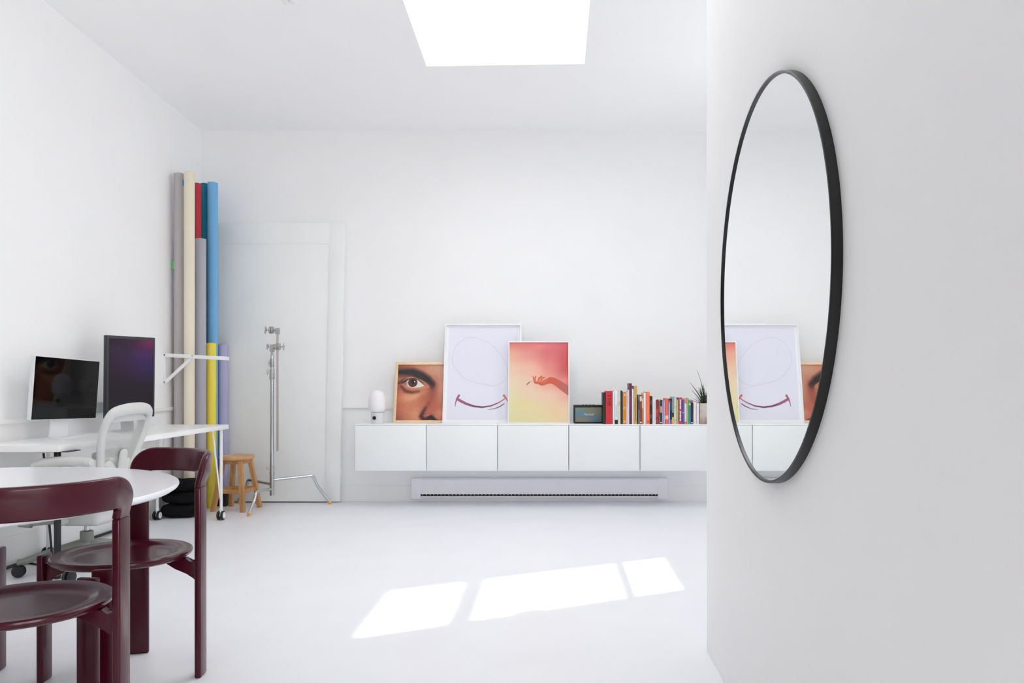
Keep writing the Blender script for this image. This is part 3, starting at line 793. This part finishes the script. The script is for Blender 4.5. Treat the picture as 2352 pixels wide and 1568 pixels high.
# wall bracket
by_ = 6.415
r = thing('wall_bracket', 'white folding shelf bracket reaching from the left wall across the paper rolls', 'bracket', (XL, by_, pz(880, by_)))
zb = pz(880, by_)
zt_ = pz(811, by_) - zb
MB().box(0, .018, -.014, .014, -.004, zt_, bev=.002).build('wall_plate', M_white, r)
tipx = pxx(527, by_) - XL; tipz = pz(820, by_) - zb - .012
def bar(mm, p0, p1, w, t):
    p0 = Vector(p0); p1 = Vector(p1); d = p1 - p0; L = d.length
    a = math.atan2(d.z, d.x)
    mm.box(0, L, -t / 2, t / 2, -w / 2, w / 2, bev=.002, M=Matrix.Translation(p0) @ Matrix.Rotation(-a, 4, 'Y'))
m = MB(); bar(m, (.012, -.006, zt_ - .015), (tipx, -.006, tipz), .030, .012); m.build('bracket_arm', M_white, r)
m = MB(); bar(m, (.010, .008, .008), (pxx(443, by_) - XL, .008, zt_ - .024), .026, .012); m.build('brace', M_white, r)
m = MB()
for (x, z) in ((.012, zt_ - .014), (.012, .01), (pxx(443, by_) - XL, zt_ - .022)): m.cyl((x, -.014, z), (x, -.010, z), .006, seg=14)
m.build('bolt', M_steel, r)

# ---------------------------------------------------------------- C-stand
sx_, sy_ = pxx(625, 6.78), 6.78
r = thing('light_stand', 'chrome studio light stand with two grip heads in front of the leaning door', 'light stand', (sx_, sy_, 0))
def foot(mm, ang, L, z0):
    c, s = math.cos(ang), math.sin(ang)
    pts = [(0.015 * c, .015 * s, z0), (L * .60 * c, L * .60 * s, z0 + .02), (L * .70 * c, L * .70 * s, z0 + .012), (L * .78 * c, L * .78 * s, z0 * .68), (L * c, L * s, .014)]
    path = [Vector(pts[0])] + crom(pts[1:], 8)
    mm.tube(path, .0125, 14)
    return Vector((L * c, L * s, 0)), (Vector(pts[3]) - Vector(pts[4])).normalized()
for ang, L, z0 in ((math.radians(-93), .46, .155), (math.radians(20), .485, .235), (math.radians(152), .42, .195)):
    m = MB(); e, d = foot(m, ang, L, z0); lg = m.build('leg', M_chrome, r)
    m = MB(); m.cyl(e + Vector((0, 0, .001)), e + Vector((0, 0, .001)) + d * .028, .0148, .0142, 16); m.build('foot_cap', M_orange, lg, label='orange rubber foot')
m = MB()
m.cyl((0, 0, .100), (0, 0, .36), .0185, seg=24); m.cyl((0, 0, .285), (0, 0, .30), .022, seg=24); m.cyl((0, 0, .175), (0, 0, .19), .0205, seg=24)
m.build('hub', M_steel, r)
m = MB(); m.cyl((0, 0, .34), (0, 0, 1.14), .0165, seg=24); m.cyl((0, 0, 1.1), (0, 0, 1.30), .013, seg=24)
m.build('column', M_chrome, r)
m = MB(); m.cyl((0, 0, 1.095), (0, 0, 1.185), .0215, .0195, seg=24, bev=.003); m.cyl((0, 0, 1.20), (0, 0, 1.275), .0195, .016, seg=24, bev=.003)
m.build('collar', M_steel, r)
def tknob(mm, p, d, L=.03, hr=.026):
    p = Vector(p); d = Vector(d).normalized()
    mm.cyl(p, p + d * L, .0045, seg=12)
    up = Vector((0, .35, 1)).normalized(); up = (up - d * up.dot(d)).normalized()
    e = p + d * L
    mm.tube(crom([e - up * hr + d * .003, e - up * hr * .4, e, e + up * hr * .4, e + up * hr + d * .003], 4), [.0065, .006, .006, .006, .008, .009, .010, .009, .008, .008, .008, .009, .009, .0085, .008, .007, .0065][:17], 10)
m = MB(); tknob(m, (-.015, -.012, 1.155), (-.8, -.6, .1), .018, .020); m.build('wing_knob', M_chrome, r)
m = MB(); tknob(m, (-.012, -.012, 1.235), (-.4, -.9, .1), .018, .020); m.build('wing_knob', M_chrome, r)
m = MB(); tknob(m, (-.012, -.005, .335), (-1, -.3, 0), .022, .016); m.build('wing_knob', M_chrome, r)
# lower grip head
gh = 1.375
g = MB(); g.box(-.017, .017, -.016, .016, gh - .045, gh + .02, bev=.004); g.cyl((0, 0, 1.29), (0, 0, gh - .04), .009, seg=14)
g.cyl((.014, 0, gh), (.034, 0, gh), .022, seg=28, bev=.003); g.cyl((.034, 0, gh), (.050, 0, gh), .031, seg=32, bev=.004); g.cyl((.052, 0, gh), (.068, 0, gh), .031, seg=32, bev=.004)
gh1 = g.build('grip_head', M_steel, r)
m = MB(); tknob(m, (.066, 0, gh), (1, 0, .0), .034, .030); m.build('wing_knob', M_steel, gh1)
m = MB(); tknob(m, (-.016, 0, gh), (-1, 0, 0), .022, .024); m.build('wing_knob', M_steel, gh1)
m = MB(); m.cyl((.051, -.012, pz(1035, sy_)), (.051, -.012, pz(757, sy_)), .008, seg=14); arm = m.build('grip_arm', M_rod, r)
gz = pz(758, sy_)
g = MB(); g.box(.033, .068, -.028, .004, gz - .035, gz + .018, bev=.004)
g.cyl((.036, -.012, gz), (.016, -.012, gz), .012, seg=20); g.cyl((.016, -.012, gz), (.002, -.012, gz), .030, seg=32, bev=.004); g.cyl((-.000, -.012, gz), (-.018, -.012, gz), .031, seg=32, bev=.004)
gh2 = g.build('grip_head', M_steel, r)
m = MB(); tknob(m, (-.016, -.012, gz), (-1, 0, 0), .034, .030); m.build('wing_knob', M_steel, gh2)

# ---------------------------------------------------------------- wooden stool
stx, sty = pxx(544, 6.66), 6.66
r = thing('wooden_stool', 'small round wooden stool beside the yellow roll', 'stool', (stx, sty, 0), math.radians(-9))
sh_ = .457
m = MB(); m.lathe([(0, sh_ - .035), (.128, sh_ - .035), (.138, sh_ - .028), (.141, sh_ - .012), (.137, sh_ - .003), (.125, sh_), (0, sh_ - .002)], 48)
m.build('seat', mat('stool_seat_wood', (214, 172, 124), .5, c2=(188, 142, 94), nscale=12, stretch=(1, .15, 1), bump=.1), r)
tops = [(-.075, -.075), (.075, -.075), (.075, .075), (-.075, .075)]
def sqleg(mm, p0, p1, w, d):
    p0 = Vector(p0); p1 = Vector(p1)
    vs = []
    for p in (p0, p1):
        for (a, b) in ((-w, -d), (w, -d), (w, d), (-w, d)): vs.append(p + Vector((a, b, 0)))
    mm._add(vs, [(3, 2, 1, 0), (4, 5, 6, 7), (0, 1, 5, 4), (1, 2, 6, 5), (2, 3, 7, 6), (3, 0, 4, 7)])
for (x, y) in tops:
    m = MB(); sqleg(m, (x * 1.78, y * 1.78, 0), (x, y, sh_ - .034), .0165, .0165); lg = m.build('leg', M_wood, r, smooth=False)
fz = .165; k = 1.78 - .78 * fz / (sh_ - .034)
for (a, b) in ((0, 1), (1, 2), (2, 3), (3, 0)):
    A = Vector((tops[a][0] * k, tops[a][1] * k, fz)); B = Vector((tops[b][0] * k, tops[b][1] * k, fz)); d = (B - A).normalized()
    m = MB(); m.box(0.012, (B - A).length - .012, -.009, .009, -.017, .017, bev=.001, M=Matrix.Translation(A) @ Matrix.Rotation(math.atan2(d.y, d.x), 4, 'Z')); m.build('stretcher', M_wood, r, smooth=False)
    A2 = Vector((tops[a][0] * 1.05, tops[a][1] * 1.05, sh_ - .052)); B2 = Vector((tops[b][0] * 1.05, tops[b][1] * 1.05, sh_ - .052))
    m = MB(); m.box(0.012, (B2 - A2).length - .012, -.007, .007, -.016, .0165, bev=.001, M=Matrix.Translation(A2) @ Matrix.Rotation(math.atan2(d.y, d.x), 4, 'Z')); m.build('apron', M_wood, r, smooth=False)

# black box behind the stool, bags
r = thing('storage_box', 'small black box on the floor between the yellow roll and the stool', 'box', (pxx(511, 6.85), 6.855, 0))
MB().box(-.045, .045, -.04, .045, 0, .105, bev=.004).build('box_body', M_rubber, r)
MB().box(-.046, .046, -.041, .046, .105, .118, bev=.003).build('lid', M_rubber, r)
bagY = 6.42
for i, (cx_, cy_, z, w, d, hh, rot, lab) in enumerate((
        (-2.97, 6.315, .0, .150, .115, .112, .1, 'black sandbag lying on the floor, bottom of the pile by the left wall'),
        (-2.965, 6.32, .108, .150, .11, .10, -.15, 'black sandbag in the middle of the floor pile'),
        (-2.975, 6.325, .204, .155, .11, .10, .2, 'black sandbag slumped on top of the floor pile'))):
    r = thing('sandbag', lab, 'sandbag', (cx_, cy_, z), rot, group='black sandbags piled by the wall')
    t = bmesh.new(); bmesh.ops.create_uvsphere(t, u_segments=40, v_segments=24, radius=1)
    rr_ = random.Random(i)
    for v in t.verts:
        x, y, zz = v.co
        e = .62
        X = math.copysign(abs(x) ** e, x); Yy = math.copysign(abs(y) ** e, y); Z = math.copysign(abs(zz) ** .8, zz)
        dent = .16 * math.exp(-(X / .22) ** 2) * (1 if zz > 0 else 0)
        wr = .035 * math.sin(X * 9 + i * 2) * math.sin(Yy * 7 + i)
        v.co = Vector((X * w, Yy * d, max(0.0, (Z * (1 - dent) + wr) * hh / 2 + hh / 2)))
    m = MB(); m.merge(t); m.build('bag_body', M_fabric, r)
    m = MB(); m.tube(crom([(-.03, -.03, hh * .80), (-.015, -.06, hh * 1.02), (.015, -.062, hh * 1.02), (.03, -.03, hh * .80)], 6), .006, 8, flat=(2.2, .6, (0, 0, 1))); m.build('strap', M_fabric, r)

# ---------------------------------------------------------------- desks
DZ = .74
def vleg(parent, x, y, sx, sy, caster=True):
    lg = MB(); top = DZ - .034
    lg.cyl((x, y, .085), (x, y, top), .011, seg=16)
    lg.tube([(x, y, .105), (x + sx * .065, y + sy * .01, top)], .006, 10)
    lg.tube([(x, y, .105), (x + sx * .045, y + sy * .05, top)], .006, 10)
    lg.box(x - .02, x + .02, y - .02, y + .02, top - .004, top)
    lg.cyl((x, y, .062), (x, y, .09), .014, seg=16)
    o = lg.build('leg', M_white, parent)
    c = MB()
    for s_ in (-1, 1):
        c.cyl((x + s_ * .008, y - .004, .036), (x + s_ * .024, y - .004, .036), .036, .034, 28, bev=.004)
    c.build('caster', M_rubber, o)
    c = MB()
    for s_ in (-1, 1):
        c.cyl((x + s_ * .0238, y - .004, .036), (x + s_ * .026, y - .004, .036), .025, .024, 24)
    c.cyl((x - .008, y - .004, .036), (x + .008, y - .004, .036), .012, seg=12); c.box(x - .006, x + .006, y - .012, y + .006, .036, .085)
    c.build('caster_cap', M_white, o)
r = thing('desk', 'long white desk on caster legs along the left wall, reaching the paper rolls', 'desk', (0, 0, 0))
r.location = (-2.86, 5.48, 0)
dx0, dx1, dy0, dy1 = XL + .024 + 2.86, -2.56 + 2.86, 4.735 - 5.48, 6.225 - 5.48
m = MB(); m.box(dx0, dx1, dy0, dy1, DZ - .034, DZ, bev=.0015); m.build('tabletop', M_desk, r)
for (x, y, s1, s2) in ((dx1 - .035, dy1 - .06, -1, -1), (dx0 + .05, dy1 - .06, 1, -1), (dx1 - .035, dy0 + .10, -1, 1), (dx0 + .05, dy0 + .10, 1, 1)):
    vleg(r, x, y, s1, s2)
r = thing('desk', 'white tabletop on black legs at the near end of the long desk', 'desk', (-2.91, 4.49, 0))
m = MB(); m.box(XL + .024 + 2.91, -2.667 + 2.91, 4.25 - 4.49, 4.733 - 4.49, DZ - .035, DZ, bev=.0015); m.build('tabletop', M_desk, r)
for (x, y) in ((.178, -.14), (-.20, -.14)):
    MB().cyl((x, y, 0), (x, y, DZ - .035), .0175, seg=20, bev=.002).build('leg', M_black, r)
m = MB(); m.box(.10, .27, -.20, -.08, DZ - .040, DZ - .035, M=None); m.build('mounting_plate', M_black, r)
tag(MB().tube(crom([px(100, 1040, 4.4), px(104, 1080, 4.4), px(108, 1150, 4.4), px(112, 1190, 4.4), px(118, 1260, 4.4), px(122, 1330, 4.42), (-2.78, 4.46, .006), (-2.95, 4.6, .006), (-3.13, 4.7, .006)], 8), .006, 8).build('power_cable', M_rubber),
    'black cable hanging beside the black desk leg', 'cable')
tag(MB().tube(crom([(-3.13, 4.35, .02), (-3.12, 4.8, .02), (-3.13, 5.3, .02), (-3.12, 5.9, .02)], 8), .010, 8).build('floor_cable', M_rubber),
    'dark cable lying along the foot of the left wall under the desks', 'cable')

# ---------------------------------------------------------------- monitors
def quad_monitor(name, label, BL, BR, TR, TL, thick, bz, m_body, m_scr, inset, stand, func=None):
    # local frame spanned by the four measured corners
    BL, BR, TR, TL = map(Vector, (BL, BR, TR, TL))
    mid = (BL + BR) / 2
    r = thing(name, label, 'monitor', (mid.x, mid.y, DZ))
    O = Vector((mid.x, mid.y, DZ))
    ux = (BR - BL); w = ux.length; ux.normalize()
    up = ((TL - BL) + (TR - BR)) / 2; h = up.length; up = (up - ux * up.dot(ux)).normalized()
    nrm = up.cross(ux).normalized()          # pointing away from the viewer side
    if nrm.x > 0: nrm = -nrm
    Rm = Matrix((ux, nrm, up)).transposed().to_4x4()
    Mx = Matrix.Translation(mid - O) @ Rm
    MB().box(-w / 2, w / 2, 0, thick, 0, h, bev=bz, seg=3).build('housing', m_body, r, M=Mx)
    l_, rr, bt, tp = inset
    if func is None:
        MB().box(-w / 2 + l_, w / 2 - rr, -.0015, .002, bt, h - tp).build('screen', m_scr, r, M=Mx, smooth=False)
    else:
        o = picture('screen', w - l_ - rr, h - bt - tp, 60, 90, func, r, y=-.0012, z0=bt, x0=-w / 2 + l_, material=m_scr); o.data.transform(Mx)
    return r, Mx, w, h, nrm, O
BLc = (-3.012, 4.55, pz(965, 4.55)); BRc = (pxx(220, 5.15), 5.15, pz(961, 5.15)); TRc = (pxx(227, 5.15), 5.15, pz(827, 5.15)); TLc = (pxx(78, 4.55), 4.55, pz(818, 4.55))
r, Mx, w, h, nrm, O = quad_monitor('computer_monitor', 'wide white-cased monitor with a black glossy screen at the left edge of the desk', BLc, BRc, TRc, TLc, .028, .005, M_alu, M_screen, (.004, .004, .004, .004), None)
mid = Vector(((BLc[0] + BRc[0]) / 2, (BLc[1] + BRc[1]) / 2, 0))
m = MB(); m.prism([(-.085, 0), (.085, 0), (.075, .16), (-.075, .16)], .008, M=Mx @ Matrix.Translation((0, .040, -.108)) @ Matrix.Rotation(PI / 2, 4, 'X'))
m.build('stand_neck', M_alu, r)
m = MB(); m.box(-.13, .13, -.05, .055, .0, .006, bev=.002, M=Matrix.Rotation(math.atan2(Mx[1][0], Mx[0][0]), 4, 'Z')); m.build('stand_foot', M_alu, r)

BL = (pxx(244, 5.22), 5.22, .835); BR = (pxx(355, 5.56), 5.56, .835); TR = (pxx(358, 5.56), 5.56, pz(776, 5.56)); TL = (pxx(246, 5.22), 5.22, pz(769, 5.22))
def purple(u, v):
    C = np.zeros(u.shape + (3,)) + np.array([34, 26, 34.])
    C = mixc(C, (60, 38, 100), blob(u, v, .85, .32, .55, .22) * .95)
    C = mixc(C, (64, 42, 72), blob(u, v, .2, .15, .5, .3) * .7)
    C = mixc(C, (128, 48, 98), blob(u, v, 1.0, .02, .45, .16) * .95)
    C = mixc(C, (84, 48, 120), blob(u, v, .75, .2, .3, .08) * .5)
    return C
r, Mx, w, h, nrm, O = quad_monitor('computer_monitor', 'upright dark monitor showing a purple glow, behind the grey office chair', BL, BR, TR, TL, .032, .003, M_bezel, M_lit, (.016, .016, .020, .020), None, purple)
m = MB(); m.box(-.045, .045, .03, .045, -.09, .18, bev=.003, M=Mx); m.build('stand_neck', M_bezel, r)
m = MB(); m.box(-.09, .07, -.02, .08, .0, .012, bev=.004, M=Matrix.Rotation(math.atan2(Mx[1][0], Mx[0][0]), 4, 'Z')); m.build('stand_foot', M_bezel, r)

# ---------------------------------------------------------------- office chair (faces local -X)
r = thing('office_chair', 'light grey mesh-backed office chair turned to the desk', 'office chair', (-2.695, 4.56, 0), math.radians(-2))
oc = r
# back frame: hoop seen from behind
def backpt(y, z):
    t = (z - .45) / .5
    return (.15 + .13 * t + .02 * t * t - .10 * (y / .25) ** 2 * .4, y, z)
hoop = [(-.10, .44), (-.135, .52), (-.175, .62), (-.21, .72), (-.232, .82), (-.225, .89), (-.19, .93), (-.10, .948), (0, .952), (.10, .948), (.19, .93), (.225, .89), (.232, .82), (.21, .72), (.175, .62), (.135, .52), (.10, .44)]
hoop = [(y * .9, .44 + (z - .44) * .955) for y, z in hoop]
hp = crom([backpt(y, z) for y, z in hoop], 5)
m = MB(); rad = []
for p in hp: rad.append(.023 + .006 * max(0, (p.z - .85) / .1))
m.tube(hp, rad, 14, flat=(1.25, .75, (1, 0, 0))); m.build('back_frame', M_grey, oc)
m = MB(); ctr = Vector((0, 0, .69)); W_ = []
for p in hp:
    q = Vector((p.x - .045, p.y * .80, ctr.z + (p.z - ctr.z) * (.80 if p.z > .69 else .96)))
    W_.append((p + Vector((-.004, 0, 0)), (p + q) / 2 + Vector((-.008, 0, 0)), q))
n_ = len(W_)
vs = [v for w3 in W_ for v in w3]
m._add(vs, [(3 * i + a, 3 * i + a + 1, 3 * i + a + 4, 3 * i + a + 3) for i in range(n_ - 1) for a in (0, 1)])
wb = m.build('frame_web', M_grey, oc); sd_ = wb.modifiers.new('thick', 'SOLIDIFY'); sd_.thickness = .006
# inner crescent at the top
m = MB(); cp = crom([backpt(y, z) for y, z in [(-.17, .86), (-.09, .88), (0, .885), (.09, .88), (.17, .86)]], 6)
n = len(cp); m.tube(cp, [.004 + .018 * math.sin(PI * i / (n - 1)) for i in range(n)], 10, flat=(1.3, .35, (1, 0, 0))); m.build('head_pad', M_grey, oc)
# mesh panel
m = MB(); rows = []
for iz in range(15):
    z = .46 + iz / 14 * .44
    ys = sorted(set([abs(a) for a, b in hoop]))
    hw_ = np.interp(z, [.44, .52, .62, .72, .82, .89, .93, .948], [.09, .12, .157, .19, .208, .202, .17, .09])
    rows.append([(Vector(backpt(hw_ * (-1 + 2 * k / 12), z)) + Vector((-.012 * (1 - (-1 + 2 * k / 12) ** 2), 0, 0))) for k in range(13)])
vs = [p for row in rows for p in row]
m._add(vs, [(i * 13 + k, i * 13 + k + 1, (i + 1) * 13 + k + 1, (i + 1) * 13 + k) for i in range(14) for k in range(12)])
m.build('back_mesh', M_mesh, oc)
# straps behind the mesh
for s_ in (-1, 1):
    m = MB(); m.tube(crom([(.165, s_ * .13, .645), (.185, s_ * .10, .62), (.190, s_ * .05, .57), (.165, s_ * .018, .50), (.11, s_ * .01, .43)], 5), .022, 12, flat=(1.25, .3, (1, 0, 0)))
    m.build('back_strap', M_grey, oc)
m = MB(); m.tube(crom([(.20, 0, .57), (.205, 0, .60), (.212, 0, .64), (.218, 0, .68), (.219, 0, .695)], 4), [.018, .024, .029, .031, .033, .034, .035, .036, .036, .036, .036, .035, .033, .030, .026, .02, .012], 14, flat=(1.0, .35, (1, 0, 0))); m.build('lumbar_pad', M_grey, oc)
# seat
t = bmesh.new(); bmesh.ops.create_uvsphere(t, u_segments=36, v_segments=18, radius=1)
for v in t.verts:
    x, y, z = v.co; e = .55
    v.co = Vector((math.copysign(abs(x) ** e, x) * .235 - .045, math.copysign(abs(y) ** e, y) * .235, .435 + math.copysign(abs(z) ** .7, z) * .03 - .012 * x))
m = MB(); m.merge(t); m.build('seat', M_grey, oc)
for s_ in (-1, 1):
    a = MB(); a.tube(crom([(.04, s_ * .20, .38), (.08, s_ * .265, .42), (.10, s_ * .275, .52), (.09, s_ * .275, .625)], 6), .018, 12, flat=(1.5, .8, (1, 0, 0)))
    o = a.build('armrest', M_grey, oc)
    a = MB(); a.tube(crom([(-.125, s_ * .265, .622), (-.06, s_ * .268, .642), (.06, s_ * .27, .652), (.20, s_ * .272, .647)], 6), [.020] + [.028] * 4 + [.033] * 10 + [.030] * 3 + [.02], 14, flat=(1.15, .85, (0, 0, 1))); a.build('arm_pad', M_grey, o)
m = MB(); m.box(-.11, .13, -.10, .10, .262, .385, bev=.035, seg=4); m.cyl((-.06, -.09, .300), (-.06, -.17, .300), .026, seg=20, bev=.004)
m.build('tilt_mechanism', M_grey, oc)
m = MB(); m.tube([(-.07, -.16, .300), (-.13, -.18, .298), (-.19, -.19, .295)], [.010, .010, .012], 10); m.cyl((-.19, -.19, .295), (-.26, -.20, .292), .023, .012, seg=16, bev=.004); m.build('adjustment_lever', M_grey2, oc)
m = MB(); m.cyl((0, 0, .20), (0, 0, .31), .014, seg=20); m.build('gas_spring', M_chrome, oc)
m = MB(); m.lathe([(0, .10), (.045, .10), (.05, .12), (.036, .175), (.035, .222), (.030, .224), (.0, .215)], 32); m.build('hub', M_grey2, oc)
for k in range(5):
    a = math.radians(-72 + 72 * k); c, s = math.cos(a), math.sin(a)
    m = MB(); p = [Vector((.03 * c, .03 * s, .150)), Vector((.12 * c, .12 * s, .135)), Vector((.22 * c, .22 * s, .108)), Vector((.30 * c, .30 * s, .086)), Vector((.335 * c, .335 * s, .082))]
    m.tube(crom(p, 4), [.030] * 4 + [.028] * 4 + [.026] * 4 + [.023] * 4 + [.018], 12, flat=(1.0, .75, (0, 0, 1)))
    arm = m.build('base_arm', M_grey2, oc)
    m = MB(); b = Vector((.325 * c, .325 * s, .034)); sd = Vector((-s, c, 0)) if k % 2 else Vector((c * .3 - s, s * .3 + c, 0)).normalized()
    m.cyl(b + sd * .006, b + sd * .024, .034, .031, 24, bev=.004); m.cyl(b - sd * .006, b - sd * .024, .034, .031, 24, bev=.004); m.cyl(b - sd * .007, b + sd * .007, .014, seg=12)
    m.cyl(b + Vector((0, 0, .0)), b + Vector((0, 0, .045)), .007, seg=10)
    m.build('caster', M_rubber, arm)

# ---------------------------------------------------------------- round table
r = thing('round_table', 'round white dining table ringed by the maroon chairs', 'table', (-2.008, 2.475, 0))
TR_ = .755
m = MB(); m.lathe([(0, DZ - .024), (TR_ - .016, DZ - .024), (TR_ - .004, DZ - .016), (TR_, DZ - .009), (TR_ - .001, DZ - .003), (TR_ - .005, DZ), (0, DZ)], 160); m.build('tabletop', M_table, r)
m = MB(); m.cyl((-.1, -.12, .02), (-.1, -.12, DZ - .024), .04, seg=32); m.cyl((-.1, -.12, DZ - .05), (-.1, -.12, DZ - .024), .14, seg=32); m.build('pedestal', M_white, r)
m = MB(); m.lathe([(0, 0), (.25, 0), (.255, .006), (.25, .012), (.06, .025), (0, .03)], 64, c=(-.1, -.12, 0)); m.build('table_foot', M_white, r)

# ---------------------------------------------------------------- maroon chairs (back toward local +X)
def rail_r(z): 
    t = min(max((z - .695) / .075, 0), 1); t = t * t * (3 - 2 * t)
    return LEGR + .013 * t
SPREAD = math.radians(50.5)
LEGR, LW, LT = .274, .070, .023
def cylmap(s, z, off):
    a = s / LEGR; rr = rail_r(z) + off
    return Vector((rr * math.cos(a), rr * math.sin(a), z))
def make_chair(label):
    r = thing('dining_chair', label, 'chair', (0, 0, 0), group='maroon chairs round the table')
    SZ = .465
    prof = [(0, SZ - .022), (.10, SZ - .024), (.19, SZ - .026), (.221, SZ - .024), (.231, SZ - .017), (.2345, SZ - .008), (.233, SZ - .003), (.227, SZ + .001), (.214, SZ + .0005), (.198, SZ - .001),
            (.188, SZ - .003), (.176, SZ - .010), (.165, SZ - .0135), (.15, SZ - .015), (.12, SZ - .0155), (.06, SZ - .016), (0, SZ - .016)]
    m = MB(); m.lathe(prof, 96); m.build('seat', M_maroon, r)
    for ang, back in ((SPREAD, 1), (-SPREAD, 1), (PI - SPREAD, 0), (PI + SPREAD, 0)):
        hgt = .700 if back else .462
        R4 = Matrix.Rotation(ang, 4, 'Z')
        m = MB(); m.box(LEGR - LT / 2, LEGR + LT / 2, -LW / 2, LW / 2, 0, hgt, bev=.0065, seg=3, M=R4)
        lg = m.build('leg', M_maroon, r)
        # curved bracket under the seat joining the leg
        poly = [(.135, SZ - .027), (.226, SZ - .027), (.232, SZ - .036), (.242, SZ - .043), (.253, SZ - .041), (LEGR - LT / 2 + .001, SZ - .032), (LEGR - LT / 2 + .001, SZ - .115), (.255, SZ - .098), (.240, SZ - .088), (.226, SZ - .084), (.19, SZ - .066), (.16, SZ - .046)]
        # prism plane: local x = radial, y = z(up)
        Mb = R4 @ Matrix(((1, 0, 0, 0), (0, 0, 1, -.017), (0, 1, 0, 0), (0, 0, 0, 1)))
        m = MB(); m.prism(poly, .034, M=Mb, bev=.003); m.build('bracket', M_maroon, r)
    # back rail swept in unrolled space
    L = SPREAD * LEGR
    cr = .056; zm = .777
    path = []
    for i in range(5): path.append((-L, .700 + (zm - cr - .700) * i / 4 if zm - cr > .700 else .700))
    for i in range(1, 11):
        a = PI - (PI / 2) * i / 10
        path.append((-L + cr + cr * math.cos(a), zm - cr + cr * math.sin(a)))
    half = path[:]
    nmid = 14
    for i in range(1, nmid): half.append((-L + cr + (L - cr) * 2 * i / nmid * 1.0 - 0.0, zm))
    right = [(-s, z) for s, z in path[::-1]]
    P = half + right
    # rounded rectangle section: (across width, thickness)
    def section(w, t, rc=.010, n=4):
        out = []
        for (cx_, cy_, a0) in ((w / 2 - rc, t / 2 - rc, 0), (-w / 2 + rc, t / 2 - rc, PI / 2), (-w / 2 + rc, -t / 2 + rc, PI), (w / 2 - rc, -t / 2 + rc, 3 * PI / 2)):
            for k in range(n + 1):
                a = a0 + PI / 2 * k / n; out.append((cx_ + rc * math.cos(a), cy_ + rc * math.sin(a)))
        # subdivide long sides for curvature
        return out
    m = MB(); rings = []
    for i, (s, z) in enumerate(P):
        a = P[max(i - 1, 0)]; b = P[min(i + 1, len(P) - 1)]
        tx, tz = b[0] - a[0], b[1] - a[1]; l = math.hypot(tx, tz)
        if i == 0: tx, tz, l = 0, 1, 1
        if i == len(P) - 1: tx, tz, l = 0, -1, 1
        tx, tz = tx / l, tz / l
        nx_, nz_ = -tz, tx           # outward (left of travel) = outer side of the arch
        f = min(1, abs(tx) * 1.0)
        w = .070 + .022 * f
        th = .0235 + .002 * f
        ring = []
        for (u, v) in section(w, th, .009):
            ring.append(m.bm.verts.new(cylmap(s + nx_ * u, z + nz_ * u, v)))
        rings.append(ring)
    n = len(rings[0])
    for A, B in zip(rings[:-1], rings[1:]):
        for k in range(n): m.bm.faces.new((A[k], A[(k + 1) % n], B[(k + 1) % n], B[k]))
    m.bm.faces.new(rings[0]); m.bm.faces.new(rings[-1])
    m.build('backrest', M_maroon, r)
    return r
ch = make_chair('maroon wooden chair nearest the camera, its seat and back cut off by the left edge')
ch.location = (-1.523, 2.261, 0); ch.rotation_euler = (0, 0, math.radians(-45.9))
c = copy_tree(ch); c.location = (-1.583, 2.905, 0); c.rotation_euler = (0, 0, math.radians(56)); c['label'] = 'maroon wooden chair on the far side of the round table, shown whole'
c = copy_tree(ch); c.location = (-2.362, 2.93, 0); c.rotation_euler = (0, 0, math.radians(140)); c['label'] = 'maroon chair at the left edge of which only one leg shows'

# ---------------------------------------------------------------- ceiling spotlight
yy = 4.86
r = thing('ceiling_spotlight', 'small white twin ceiling fixture at the top edge of the picture', 'ceiling light', (pxx(666, yy), yy, ceil_z(yy)))
zc_ = pz(8, yy) - ceil_z(yy)
MB().lathe([(0, -.012), (.045, -.012), (.05, -.006), (.05, .0), (0, 0)], 32, c=(0, -.06, 0)).build('ceiling_plate', M_white, r)
for s_ in (-1, 1):
    m = MB(); m.cyl((s_ * .027, -.11, -.030), (s_ * .024, .02, -.028), .018, .020, 24, bev=.006); m.cyl((s_ * .02, -.06, -.01), (s_ * .025, -.06, -.03), .008, seg=12)
    m.build('lamp_head', M_white, r)
